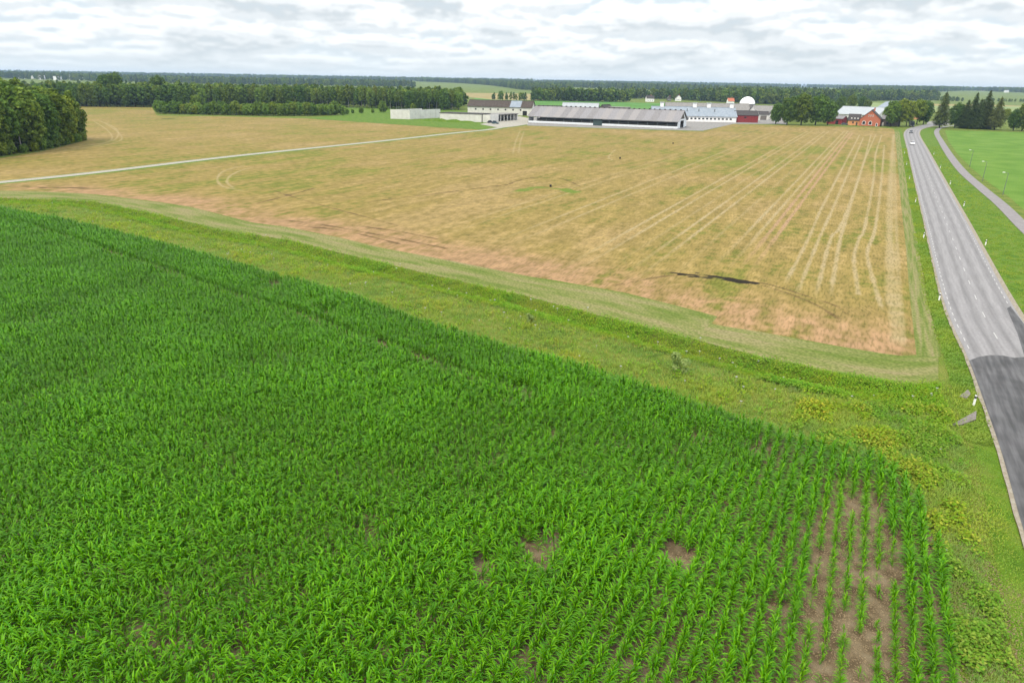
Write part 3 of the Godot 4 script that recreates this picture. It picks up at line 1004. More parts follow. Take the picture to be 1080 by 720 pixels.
func weed_mesh(seed_: int, leaves: int, high: float, spread: float, size: float, a: Color, c: Color) -> ArrayMesh:
	var r := RandomNumberGenerator.new()
	r.seed = seed_
	var b := Build.new()
	for i in leaves:
		var face := r.randf() * TAU
		var q := sqrt(r.randf()) * spread
		var p := Vector3(cos(face) * q, high * (0.25 + 0.75 * r.randf()) * (1.0 - 0.5 * pow(q / spread, 2.0)), sin(face) * q)
		var n := (Vector3(cos(face) * 0.5, 1.0, sin(face) * 0.5) + Vector3(r.randf_range(-1, 1), r.randf_range(-0.5, 0.5), r.randf_range(-1, 1)) * 0.7).normalized()
		var s := n.cross(Vector3(sin(face * 3.0), 0.2, cos(face * 3.0))).normalized() * size * r.randf_range(0.7, 1.3)
		var u := s.cross(n) * 0.62
		var col := a.lerp(c, r.randf())
		b.quad(p - s, p - u - n * size * 0.15, p + s, p + u - n * size * 0.15)
		for k in 6: b.c.append(col)
	return b.done()

func umbel_mesh() -> ArrayMesh:
	var b := Build.new()
	b.bar(Vector3.ZERO, Vector3(0, 0.75, 0), 0.012, 0.012)
	for i in 7:
		var a := TAU * i / 7.0
		var q := Vector3(cos(a), 0, sin(a)) * (0.09 if i else 0.0) + Vector3(0, 0.75 + 0.02 * (i % 3), 0)
		b.box(q - Vector3(0.035, 0.012, 0.035), q + Vector3(0.035, 0.012, 0.035))
	return b.done()

func build_grass() -> void:
	var mown := px_poly(MOWN_LOW)
	var top := px_poly(MAIZE_TOP, 1.0)
	var side := px_poly(MAIZE_SIDE, 0.4)
	var strip := mown.duplicate()            # meadow between the mown margin and the maize
	for p in px_poly([1000, 400, 1016, 384]): strip.append(p)
	for i in road_left.size():
		var p := offset_line(road_left, -0.3)[road_left.size() - 1 - i]
		if p.y > P2(1018, 384).y and p.y < 6.0: strip.append(p)
	var back := PackedVector2Array()
	back.append_array(top)
	back.append_array(side.slice(1))
	back.reverse()
	for p in back: strip.append(p + Vector2(0, 0.4))
	var f := FastNoiseLite.new()
	f.seed = 8
	f.frequency = 0.07
	f.fractal_octaves = 3
	var g1 := lin(186, 220, 92)
	var g2 := lin(236, 246, 148)
	var tall := [tuft_mesh(1, 12, 0.5, 0.42, 0.015, g1, g2), tuft_mesh(2, 11, 0.34, 0.4, 0.018, g1, g2), tuft_mesh(5, 12, 0.15, 0.3, 0.02, lin(178, 220, 78), lin(222, 242, 124))]
	var weeds := [weed_mesh(3, 30, 0.55, 0.38, 0.075, lin(150, 204, 54), lin(220, 244, 100)), weed_mesh(4, 26, 0.7, 0.42, 0.09, lin(156, 202, 56), lin(226, 240, 104))]
	var where := [[], [], [], [], []]
	var tint := [[], [], [], [], []]
	var umbels := []
	var box := Rect2(strip[0], Vector2.ZERO)
	for p in strip: box = box.expand(p)
	var road_edge := offset_line(road_left, 0.0)
	# candidates on a jittered grid, finer near the camera
	var z := box.end.y
	while z > box.position.y:
		var step := 0.27 if z > -60.0 else 0.34 if z > -100 else 0.5
		z -= step
		var x := box.position.x
		while x < box.end.x:
			x += step
			var p := Vector2(x + rng.randf_range(-0.5, 0.5) * step, z + rng.randf_range(-0.5, 0.5) * step)
			if not Geometry2D.is_point_in_polygon(p, strip): continue
			var v := project(Vector3(p.x, 0, p.y))
			if v.x < -70 or v.x > 1150 or v.y > 790: continue
			var n := f.get_noise_2dv(p)
			var n2 := f.get_noise_2d(p.x * 3.0 + 50.0, p.y * 3.0)
			var dd := line_distance(p, ditch_line)
			var dm := line_distance(p, mown)
			var dr := line_distance(p, road_edge) if p.x > 20.0 else 99.0
			var at := Vector3(p.x, ground_height(p.x, p.y), p.y)
			var in_ditch := dd < 2.5 and dm > 0.35
			var grow := smoothstep(0.0, 1.0, dr - 0.8)
			var kind := 0
			var c := Color(1, 1, 1)
			if dr < 2.9 + n * 1.2:                                       # kept short beside the road
				kind = 2
				c = Color(0.95 + n * 0.3, 1.0 + n * 0.15, 0.9)
			elif in_ditch:
				kind = 3 if n2 > -0.1 else 4
				c = Color(0.9 + n2 * 0.3, 1.02 + n * 0.2, 0.8)
			elif v.y > 430.0 and dr < 14.0:                              # rank weeds beside the maize
				kind = 4 if n2 > 0.08 else 3 if n2 > -0.12 else 0
				c = Color(1.06 + n * 0.4 + n2 * 0.3, 1.06 + n * 0.1, 0.95 - n * 0.3)
				if n < -0.2: c = Color(0.8, 0.96, 1.0)
			else:
				kind = 0 if n2 > -0.05 else 1
				c = Color(0.96 + n * 0.25 + n2 * 0.2, 1.05 + n * 0.1, 0.9 - n * 0.4)
				if n2 < -0.34: c = Color(0.82, 0.9, 1.05)
				if rng.randf() < 0.06: c = Color(1.25, 1.02, 1.0)        # dry seed heads
				if rng.randf() < 0.35: continue          # open, short turf between the tussocks
				if rng.randf() < 0.05: kind = 3
			var size := (0.85 + n * 0.35 + rng.randf_range(-0.15, 0.2)) * (1.0 if step < 0.4 else 1.2) * (1.35 if kind >= 3 and not in_ditch else 1.0) * (0.55 + 0.45 * smoothstep(0.2, 1.4, dr))
			where[kind].append(turned(at, size, 0.2))
			tint[kind].append(Color(c.r * rng.randf_range(0.85, 1.15), c.g, c.b))
			if kind != 2 and rng.randf() < (0.018 if n2 > 0.15 else 0.003):
				umbels.append(turned(at, rng.randf_range(0.45, 0.95), 0.2))
	var root := Node3D.new()
	root.name = "meadow_grass"
	add_child(root)
	tag(root, "tall yellow-green grass and weeds along the ditch", "grass", "", "stuff")
	for k in 3: scatter("tufts", tall[k], M.blade, where[k], tint[k], root)
	for k in 2: scatter("weeds", weeds[k], M.blade, where[3 + k], tint[3 + k], root)
	var white := []
	for u in umbels: white.append(Color.WHITE)
	var um := scatter("flowers", umbel_mesh(), M.petal, umbels, white, root)
	# short verge grass on the far side of the road
	var w2 := []
	var t2 := []
	var right := offset_line(road_left, ROAD_W + 0.8)
	for i in 9000:
		var a: Array = along(right, 30.0 + 330.0 * pow(rng.randf(), 1.5))
		var nrm := Vector2(-a[1].y, a[1].x)
		var p: Vector2 = a[0] + nrm * rng.randf() * 16.0
		var v := project(Vector3(p.x, 0, p.y))
		if v.x > 1160: continue
		var q := Geometry2D.get_closest_point_to_segment(p, path_line[0], path_line[1])
		if line_distance(p, path_line) < 0.6 or line_distance(p, offset_line(path_line, 2.7)) < 0.5: continue
		var sd := _side(p)
		if sd > -0.4: continue
		var n := f.get_noise_2dv(p)
		w2.append(turned(Vector3(p.x, 0.03, p.y), rng.randf_range(0.8, 1.4), 0.2))
		t2.append(Color(0.98 + n * 0.4, 1.0 + n * 0.15, 0.9))
	for i in 4200:
		var a: Array = along(road_left, 38.0 + 300.0 * pow(rng.randf(), 1.4))
		var p: Vector2 = a[0] - Vector2(-a[1].y, a[1].x) * (0.35 + rng.randf() * 1.7)
		var n := f.get_noise_2dv(p)
		w2.append(turned(Vector3(p.x, 0.02, p.y), rng.randf_range(0.8, 1.5), 0.2))
		t2.append(Color(0.95 + n * 0.4, 0.98 + n * 0.15, 0.9))
	var vg := scatter("verge_grass", tall[2], M.blade, w2, t2)
	tag(vg, "short bright grass on the verges of the road", "grass", "", "stuff")
	# a grey-green bush and a few big weeds that stand out in the strip
	for a in [[716, 392, 1.5, "pale grey-green bush alone in the meadow strip"], [560, 341, 1.0, "small dark bush beside the ditch"]]:
		var t := thing("meadow_bush", a[3], "bush", P(a[0], a[1], 0.0))
		t.position.y = ground_height(t.position.x, t.position.z)
		obj("foliage", crown_mesh(int(a[0]), 5, 0.75, 0.8, 0.75, 0.55, 420, 0.09, lin(140, 172, 110), lin(186, 206, 156)), M.leaf_mid, t).scale = Vector3.ONE * a[2]
		obj("stem", stems_mesh(0.9), M.bark, t)
	print("tufts ", where[0].size(), " ", where[1].size(), " ", where[2].size(), " ", where[3].size(), " ", where[4].size(), " ", w2.size())

func _side(p: Vector2) -> float:       # signed distance from the left edge of the cycle path, negative on the road's side
	var best := 1e9
	var sgn := 0.0
	for i in path_line.size() - 1:
		var q := Geometry2D.get_closest_point_to_segment(p, path_line[i], path_line[i + 1])
		var d := p.distance_to(q)
		if d < best:
			best = d
			var t := (path_line[i + 1] - path_line[i]).normalized()
			sgn = signf(Vector2(-t.y, t.x).dot(p - q))
	return best * sgn

func stems_mesh(h: float) -> ArrayMesh:
	var b := Build.new()
	for k in 5:
		var a := TAU * k / 5.0
		b.tube([Vector3(cos(a), 0, sin(a)) * 0.05, Vector3(cos(a) * 0.25, h, sin(a) * 0.25)], [0.02, 0.008], 4)
	return b.done()

# ---------------------------------------------------------------- trees
# a crown: lobes spread through an egg-shaped volume, each covered in leaf clusters
func crown_mesh(seed_: int, lobes: int, rx: float, ry: float, rz: float, cy: float, leaves: int, size: float, a: Color, c: Color, slim := 0.0) -> ArrayMesh:
	var r := RandomNumberGenerator.new()
	r.seed = seed_
	var b := Build.new()
	var list := []
	var area := 0.0
	for i in lobes:
		var t := (i + 0.5) / lobes                      # bottom to top
		var h := lerpf(-0.86, 0.92, t)
		var ring := sqrt(maxf(1.0 - h * h, 0.0)) * (1.0 - slim * maxf(h, 0.0))
		var ang := i * 2.399 + r.randf_range(-0.4, 0.4)
		var q := r.randf_range(0.45, 0.78)
		var p := Vector3(cos(ang) * ring * rx * q, cy + h * ry * 0.8, sin(ang) * ring * rz * q)
		var rad := (rx + rz) * 0.5 * r.randf_range(0.30, 0.46) * (1.0 - slim * 0.4 * maxf(h, 0.0))
		var e := Vector3(rad, rad * r.randf_range(0.75, 1.05), rad)
		list.append([p, e])
		area += rad * rad
	for l in list:
		var p0: Vector3 = l[0]
		var e: Vector3 = l[1]
		var count := int(leaves * e.x * e.x / area)
		for k in count:
			var d := Vector3(r.randfn(), r.randfn() + 0.25, r.randfn()).normalized()
			var p := p0 + d * e * pow(r.randf(), 0.28) * r.randf_range(0.92, 1.12)
			var n := (d + Vector3(r.randf_range(-1, 1), r.randf_range(-0.4, 1.0), r.randf_range(-1, 1)) * 0.75).normalized()
			var s := n.cross(Vector3(r.randfn(), r.randfn(), r.randfn())).normalized() * size * r.randf_range(0.65, 1.3)
			var u := s.cross(n) * r.randf_range(0.5, 0.8)
			var col := a.lerp(c, r.randf())
			b.quad(p - s, p - u - n * size * 0.2, p + s, p + u - n * size * 0.2)
			for q in 6: b.c.append(col)
	return b.done()

func trunk_mesh(seed_: int, high: float, girth: float, spread: float, from: float) -> ArrayMesh:
	var r := RandomNumberGenerator.new()
	r.seed = seed_
	var b := Build.new()
	var pts := []
	var rad := []
	for k in 6:
		var t := k / 5.0
		pts.append(Vector3(r.randf_range(-1, 1) * 0.02 * high * t, -0.3 + high * t, r.randf_range(-1, 1) * 0.02 * high * t))
		rad.append(girth * (1.25 if k == 0 else 1.0 - 0.82 * t))
	b.tube(pts, rad, 8)
	for k in 7:
		var t := from + (0.9 - from) * k / 7.0
		var a := k * 2.4 + r.randf()
		var p := Vector3(0, high * t, 0)
		var q := p + Vector3(cos(a) * spread * (1.1 - t) * 1.3, high * 0.16, sin(a) * spread * (1.1 - t) * 1.3)
		b.tube([p, p.lerp(q, 0.5) + Vector3(0, -0.02 * high, 0), q], [girth * 0.4 * (1.1 - t), girth * 0.25 * (1.1 - t), girth * 0.08], 5)
	return b.done()

# a spruce: whorls of drooping boughs made of small sprays
func spruce_mesh(seed_: int, high: float, wide: float, bare: float, a: Color, c: Color) -> ArrayMesh:
	var r := RandomNumberGenerator.new()
	r.seed = seed_
	var b := Build.new()
	var y := high * bare
	while y < high * 0.985:
		var t := (y - high * bare) / (high * (1.0 - bare))
		var reach := wide * pow(1.0 - t, 0.66) * (0.55 + 0.45 * smoothstep(0.0, 0.16, t)) + 0.15
		var boughs := int(lerpf(19, 7, t))
		for k in boughs:
			var ang := r.randf() * TAU
			var out := Vector3(cos(ang), 0, sin(ang))
			var side := Vector3(-out.z, 0, out.x)
			var long := reach * r.randf_range(0.72, 1.12)
			var sprays := maxi(int(long * 2.6), 2)
			for i in sprays:
				var q := (i + 0.6) / sprays
				var p := Vector3(0, y, 0) + out * long * q + Vector3(0, long * (0.12 * q - 0.42 * q * q), 0) + side * r.randf_range(-0.3, 0.3) * (0.4 + long * 0.16)
				var s := (out + side * r.randf_range(-0.9, 0.9) + Vector3(0, r.randf_range(-0.5, 0.1), 0)).normalized() * r.randf_range(0.4, 0.75)
				var u := s.cross(Vector3.UP).normalized() * r.randf_range(0.22, 0.4)
				var col := a.lerp(c, r.randf())
				b.quad(p - s, p - u - Vector3(0, 0.14, 0), p + s - Vector3(0, 0.1, 0), p + u - Vector3(0, 0.14, 0))
				for z in 6: b.c.append(col)
		y += high * lerpf(0.02, 0.016, t)
	return b.done()

var TREES := {}

func build_tree_kinds() -> void:
	var a := lin(88, 120, 56)
	var c := lin(156, 184, 92)
	var two := func(crown: Mesh, leaf: Material, trunk: Mesh, bark: Material) -> Array: return [crown, leaf, trunk, bark]
	TREES.round_a = two.call(crown_mesh(101, 30, 5.4, 8.0, 5.2, 9.2, 3600, 0.5, a, c), M.leaf_mid, trunk_mesh(1, 13.5, 0.3, 4.0, 0.25), M.bark)
	TREES.round_b = two.call(crown_mesh(102, 26, 4.8, 7.2, 4.9, 8.6, 3200, 0.48, a, c), M.leaf_mid, trunk_mesh(2, 12.0, 0.27, 3.6, 0.25), M.bark)
	TREES.dark_a = two.call(crown_mesh(103, 34, 5.6, 8.6, 5.4, 8.6, 4200, 0.5, a, c), M.leaf_dark, trunk_mesh(3, 13.5, 0.34, 4.2, 0.2), M.bark)
	TREES.birch_a = two.call(crown_mesh(104, 22, 3.0, 7.6, 3.0, 11.5, 2300, 0.42, a, c, 0.55), M.leaf_pale, trunk_mesh(4, 17.0, 0.2, 2.2, 0.35), M.birch_bark)
	TREES.birch_b = two.call(crown_mesh(105, 20, 2.7, 6.8, 2.9, 11.8, 2000, 0.42, a, c, 0.5), M.leaf_mid, trunk_mesh(5, 17.0, 0.18, 2.0, 0.4), M.birch_bark)
	TREES.alder = two.call(crown_mesh(106, 22, 3.6, 7.2, 3.6, 9.6, 2600, 0.46, a, c, 0.4), M.leaf_dark, trunk_mesh(6, 15.0, 0.24, 2.8, 0.25), M.bark)
	TREES.yellow = two.call(crown_mesh(107, 24, 4.8, 5.6, 4.6, 8.4, 2800, 0.46, a, c), M.leaf_yellow, trunk_mesh(7, 12.0, 0.3, 3.6, 0.2), M.bark)
	TREES.willow = two.call(crown_mesh(108, 20, 3.6, 3.6, 3.6, 3.8, 1900, 0.4, a, c), M.leaf_willow, trunk_mesh(8, 5.0, 0.16, 2.6, 0.1), M.bark)
	TREES.willow_b = two.call(crown_mesh(109, 18, 3.2, 3.0, 3.4, 3.2, 1700, 0.38, a, c), M.leaf_mid, trunk_mesh(9, 4.4, 0.14, 2.4, 0.1), M.bark)
	TREES.spruce = two.call(spruce_mesh(110, 18.0, 4.4, 0.02, lin(70, 86, 50), lin(112, 124, 74)), M.needle, trunk_mesh(10, 17.0, 0.24, 0.3, 0.9), M.bark)
	TREES.spruce_b = two.call(spruce_mesh(111, 16.0, 5.0, 0.02, lin(70, 86, 50), lin(112, 124, 74)), M.needle, trunk_mesh(11, 15.0, 0.26, 0.3, 0.9), M.bark)
	TREES.larch = two.call(spruce_mesh(112, 17.0, 5.0, 0.12, lin(98, 106, 60), lin(142, 148, 94)), M.needle, trunk_mesh(12, 16.5, 0.28, 0.3, 0.9), M.bark)

func tree(kind: String, called: String, at: Vector3, size: float, label: String, group := "", high := 1.0) -> Node3D:
	var k: Array = TREES[kind]
	var t := thing(called, label, "bush" if called.ends_with("bush") else "tree", at, group)
	t.rotation.y = rng.randf() * TAU
	t.scale = Vector3(size, size * high, size)
	obj("trunk", k[2], k[3], t)
	obj("crown", k[0], leaf_hue(k[1]), t)
	return t

var hues := {}

func leaf_hue(m: StandardMaterial3D) -> StandardMaterial3D:      # yellower, greyer or plainer foliage from tree to tree
	var k := rng.randi() % 4
	var key := [m, k]
	if not hues.has(key):
		var q: StandardMaterial3D = m.duplicate()
		var c: Color = m.albedo_color.srgb_to_linear() * [Color(1, 1, 1), Color(1.25, 1.08, 0.8), Color(0.82, 0.92, 0.95), Color(1.12, 1.2, 1.25)][k]
		q.albedo_color = Color(c.r, c.g, c.b).linear_to_srgb()
		hues[key] = q
	return hues[key]

# a wood too deep or too far to count: one object
func wood_mass(called: String, label: String, line: PackedVector2Array, rows: int, deep: float, gap: float, kinds: Array, size: Vector2, tone := 1.0) -> void:
	var where := {}
	var tint := {}
	var total := line_length(line)
	for row in rows:
		var l := offset_line(line, -deep * row)
		var d := rng.randf() * gap
		while d < total:
			var a: Array = along(line, d)
			var n: Vector2 = Vector2(a[1].y, -a[1].x)
			var p: Vector2 = a[0] + n * (deep * row + rng.randf_range(-0.4, 0.4) * deep)
			var kind: String = kinds[rng.randi() % kinds.size()]
			if not where.has(kind):
				where[kind] = []
				tint[kind] = []
			var y := ground_height(p.x, p.y)
			var tr := turned(Vector3(p.x, y - 0.2, p.y), rng.randf_range(size.x, size.y), 0.05, rng.randf_range(0.88, 1.12))
			where[kind].append(tr)
			var q := tone * rng.randf_range(0.75, 1.2)
			tint[kind].append(Color(q * rng.randf_range(0.9, 1.15), q, q * rng.randf_range(0.9, 1.1)))
			d += gap * rng.randf_range(0.7, 1.3)
	var o := Node3D.new()
	o.name = numbered(called)
	add_child(o)
	tag(o, label, "forest", "", "stuff")
	for kind in where:
		scatter("trees", FAR[kind][0], FAR[kind][1], where[kind], tint[kind], o)

var FAR := {}

func build_woods() -> void:
	var a := lin(86, 118, 58)
	var c := lin(146, 174, 90)
	FAR.round_far = [crown_mesh(201, 11, 5.4, 8.8, 5.4, 8.0, 520, 1.2, a, c), M.leaf_mid]
	FAR.dark_far = [crown_mesh(202, 11, 5.0, 8.8, 5.0, 8.0, 520, 1.15, a, c, 0.3), M.leaf_dark]
	FAR.slim_far = [crown_mesh(203, 10, 4.2, 9.2, 4.2, 8.6, 480, 1.05, a, c, 0.5), M.leaf_mid]
	FAR.cone_far = [crown_mesh(204, 11, 3.8, 9.8, 3.8, 8.8, 440, 1.0, lin(66, 88, 54), lin(104, 124, 74), 0.85), M.needle]
	var mixed := ["round_far", "dark_far", "slim_far", "cone_far"]
	# the wood at the edge of the hayfield: front trees one by one
	var edge := smooth(px_poly([-60, 173, 0, 164.5, 42, 158.5, 67, 153, 92, 147.3]), 4)
	var total := line_length(edge)
	var kinds := ["round_a", "round_b", "birch_a", "alder", "dark_a", "birch_b"]
	for row in 4:
		var d := rng.randf() * 3.0
		while d < total:
			var q: Array = along(edge, d)
			var n: Vector2 = Vector2(q[1].y, -q[1].x)
			var p: Vector2 = q[0] + n * (2.5 + row * 6.5 + rng.randf_range(-1.5, 1.5))
			var end := clampf((total - d) / 14.0, 0.0, 1.0)
			tree(kinds[rng.randi() % 6], "woodland_tree", Vector3(p.x, 0, p.y), (1.12 + row * 0.13 + rng.randf_range(-0.1, 0.12)) * (0.8 + 0.2 * end), "leafy tree in the front of the dense wood beside the hayfield", "trees of the near wood")
			d += rng.randf_range(4.2, 6.4)
	for k in 17:
		var q: Array = along(edge, total * (k + rng.randf() * 0.6) / 17.0)
		tree("willow_b", "edge_bush", Vector3(q[0].x, 0, q[0].y), rng.randf_range(0.45, 0.8), "low leafy bush along the foot of the dense wood", "bushes at the foot of the near wood")
	wood_mass("wood", "dense broadleaf wood behind its front trees", offset_line(smooth(px_poly([-160, 186, -60, 173, 0, 164.5, 42, 158.5, 80, 150]), 4), -30.0), 8, 8.0, 6.5, ["round_far", "slim_far", "round_far", "dark_far"], Vector2(1.25, 1.55))
	# the belt of trees at the far end of the hayfield
	var belt := smooth(px_poly([30, 111, 90, 112.4, 165, 113, 260, 112.6, 365, 113.2, 430, 115.4, 492, 116]), 4)
	total = line_length(belt)
	kinds = ["birch_a", "birch_b", "birch_a", "alder", "round_b", "dark_a", "birch_b"]
	for row in 2:
		var d := rng.randf() * 4.0
		while d < total:
			var q: Array = along(belt, d)
			var n: Vector2 = Vector2(q[1].y, -q[1].x)
			var p: Vector2 = q[0] + n * (row * 7.0 + rng.randf_range(-2.0, 2.0))
			var kind: String = kinds[rng.randi() % 7] if q[0].x > P2(190, 113).x else ["alder", "dark_a", "alder"][rng.randi() % 3]
			tree(kind, "belt_tree", Vector3(p.x, 0, p.y), rng.randf_range(0.9, 1.16) * (0.95 if d > total * 0.7 else 1.0), "slim leafy tree in the tree belt beyond the hayfield", "trees of the belt beyond the hayfield")
			d += rng.randf_range(4.5, 7.5)
	wood_mass("wood", "mixed wood behind the belt of birches", offset_line(belt, -16.0), 10, 12.0, 8.0, ["slim_far", "round_far", "dark_far", "slim_far"], Vector2(0.9, 1.15))
	for g in [[124, 112, 1.62], [114, 112, 1.5], [170, 111.5, 1.5]]:
		tree("dark_a", "tall_oak", P(g[0], g[1] - 2.0), g[2], "tall round dark tree rising above the tree belt", "tall trees above the belt")
	# willow bushes in front of the belt
	var hedge := smooth(px_poly([169, 119.6, 220, 120.8, 300, 122, 362, 121.2]), 4)
	total = line_length(hedge)
	for row in 2:
		var d := 0.0
		while d < total:
			var q: Array = along(hedge, d)
			var n: Vector2 = Vector2(q[1].y, -q[1].x)
			var p: Vector2 = q[0] + n * (row * 5.0 + rng.randf_range(-1.0, 1.0))
			tree(["willow", "willow_b"][rng.randi() % 2], "willow_bush", Vector3(p.x, 0, p.y), rng.randf_range(0.95, 1.25), "rounded green willow bush in the thicket beyond the hayfield", "willow bushes of the thicket")
			d += rng.randf_range(3.6, 5.2)
	tree("round_b", "young_tree", P(208, 119.6), 0.82, "taller leafy tree standing up out of the willow thicket")
	for g in [[366, 120.5, 0.55], [381, 119.5, 0.6], [404, 118.6, 1.15], [372, 119.5, 0.4], [393, 119.0, 0.4], [436, 117, 0.8]]:
		tree("willow", "lone_bush", P(g[0], g[1]), g[2], "rounded bush standing on the grass by the concrete tank", "bushes on the grass by the tank")
	# far woods
	var far := [
		[[-160, 95, 0, 98, 200, 101, 440, 104], 7, 22.0, 9.0, 0.7, 0.95, "wide lowland forest beyond the tree belt"],
		[[-300, 80.5, -60, 84, 200, 89.5, 440, 93.0], 7, 45.0, 9.0, 1.0, 1.25, "bluish forest on the horizon beyond the town"],
		[[-400, 74.5, 0, 80.6, 300, 86, 560, 90.6], 6, 90.0, 10.0, 1.1, 1.5, "blue-grey forest along the far horizon"],
		[[438, 89.3, 480, 90.4, 520, 92.4, 556, 95.8], 6, 25.0, 8.0, 1.0, 1.2, "dark conifer forest beyond the wheat field"],
		[[560, 106, 600, 106.8, 640, 107.4, 668, 107.4], 6, 10.0, 8.0, 0.9, 1.15, "dark wood across the green field behind the barn"],
		[[520, 105, 535, 105.4, 562, 106], 2, 8.0, 9.0, 0.5, 0.75, "small clump of trees at the corner of the wheat field"],
		[[664, 104, 700, 104.6, 760, 107.5, 800, 109.6, 836, 110.4], 7, 12.0, 8.0, 0.9, 1.15, "broadleaf wood behind the dome"],
		[[540, 92.5, 600, 94, 700, 97, 840, 101], 7, 40.0, 9.0, 1.0, 1.25, "long dark forest beyond the farm"],
		[[560, 90, 700, 92.6, 850, 95, 1000, 98], 6, 80.0, 10.0, 1.1, 1.4, "hazy forest on the horizon behind the farm"],
		[[826, 108.5, 880, 107.2, 930, 106.2, 965, 106.4, 986, 105], 8, 22.0, 8.0, 1.0, 1.3, "dark forest ridge beyond the farmhouse"],
		[[980, 100.4, 1028, 99.2, 1090, 101.8, 1300, 105], 7, 50.0, 9.0, 1.0, 1.25, "forest along the horizon beyond the pastures"],
		[[975, 105.8, 996, 106.8, 1008, 107.2], 3, 14.0, 8.0, 0.5, 0.7, "small copse between the far fields"],
		[[1040, 107.2, 1080, 108, 1200, 110], 2, 14.0, 9.0, 0.35, 0.5, "low hedge strip between the far fields"],
	]
	for g in far:
		wood_mass("far_forest", g[6], smooth(px_poly(g[0]), 3), g[1], g[2], g[3], mixed, Vector2(g[4], g[5]))

func build_farm_trees() -> void:
	# the dark group by the red sheds
	for g in [[818, 130.6, 0.85, "dark_a"], [830, 131.6, 1.1, "dark_a"], [845, 131.9, 1.25, "dark_a"], [860, 132, 1.2, "dark_a"], [873, 131.8, 1.0, "dark_a"], [842, 128.5, 1.15, "dark_a"], [866, 128.5, 1.15, "dark_a"]]:
		tree(g[3], "lime_tree", P(g[0], g[1]), g[2], "big dark round tree in the group beside the red shed", "big trees beside the red shed")
	tree("yellow", "small_tree", P(879, 129.5), 0.62, "small brownish tree at the end of the dark tree group")
	for g in [[886, 119.5, 1.0], [897, 117.5, 1.05], [908, 117, 0.95], [914, 117.5, 0.8]]:
		tree("dark_a", "garden_tree", P(g[0], g[1]), g[2], "dark leafy tree behind the white-roofed barn", "trees behind the white-roofed barn")
	tree("dark_a", "small_tree", P(906.5, 124.8), 0.55, "small dark round tree in front of the white roof")
	tree("willow", "garden_bush", P(892, 130.6), 0.62, "rounded bush beside the orange wing of the farmhouse")
	# along the road
	for g in [[939, 133.6, 1.0, "round_a"], [948, 133.6, 1.08, "round_a"], [956, 132.8, 1.1, "round_b"]]:
		tree(g[3], "roadside_tree", P(g[0], g[1]), g[2], "leafy green tree beside the road by the farmhouse", "roadside trees by the farmhouse")
	tree("yellow", "roadside_tree", P(967, 131.4), 1.28, "yellow-green leafy tree at the bend of the road")
	tree("dark_a", "roadside_tree", P(974, 131.2), 1.0, "dark green tree at the bend of the road")
	tree("round_b", "roadside_tree", P(934, 129.5), 0.7, "bluish green tree behind the grey annexe")
	# conifers across the road
	tree("larch", "larch_tree", P(991, 134.9), 1.25, "tall olive conifer standing alone by the cycle path", "", 1.08)
	tree("dark_a", "broad_tree", P(1007, 134.6), 0.98, "dark round tree at the end of the conifer group")
	for g in [[1016, 135.2, 1.15, "spruce_b"], [1023, 135.8, 1.28, "spruce"], [1029, 135.9, 1.2, "spruce_b"], [1036, 136, 1.36, "spruce"], [1041, 135.8, 1.1, "spruce_b"], [1032, 134, 1.05, "spruce"]]:
		tree(g[3], "spruce_tree", P(g[0], g[1]), g[2], "dark spruce in the dense group above the green crop", "spruces of the dense group")
	tree("larch", "larch_tree", P(1049, 136.9), 1.2, "olive conifer with bare lower gaps beside the spruce group", "", 1.0)
	tree("round_b", "garden_tree", P(1060, 129), 0.7, "leafy tree on the grass between the conifers")
	for g in [[1069, 137.6, 0.82], [1078, 138, 1.1], [1090, 138.4, 1.1], [1082, 135.5, 1.15]]:
		tree("dark_a", "broad_tree", P(g[0], g[1]), g[2], "broad dark tree at the end of the green crop field", "broad trees at the end of the crop")

# ---------------------------------------------------------------- buildings
# local frame: x along the front from A to B, z towards the viewer; the building stands on z from -deep to 0
func frame(called: String, label: String, a: Vector3, b: Vector3, category := "building", group := "") -> Node3D:
	var o := thing(called, label, category, a, group)
	var x := (b - a)
	x.y = 0
	x = x.normalized()
	o.basis = Basis(x, Vector3.UP, x.cross(Vector3.UP))
	return o

func gable_walls(o: Node3D, long: float, deep: float, eave: float, ridge: float, m: Material, ridge_along_x := true) -> void:
	var b := Build.new()
	if ridge_along_x:
		b.prism(PackedVector2Array([Vector2(0, 0), Vector2(deep, 0), Vector2(deep, eave), Vector2(deep / 2, ridge), Vector2(0, eave)]), 0.0, long)
		for i in b.v.size(): b.v[i] = Vector3(b.v[i].z, b.v[i].y, -b.v[i].x)
	else:
		b.prism(PackedVector2Array([Vector2(0, 0), Vector2(long, 0), Vector2(long, eave), Vector2(long / 2, ridge), Vector2(0, eave)]), -deep, 0.0)
	obj("wall", b.done(), m, o)

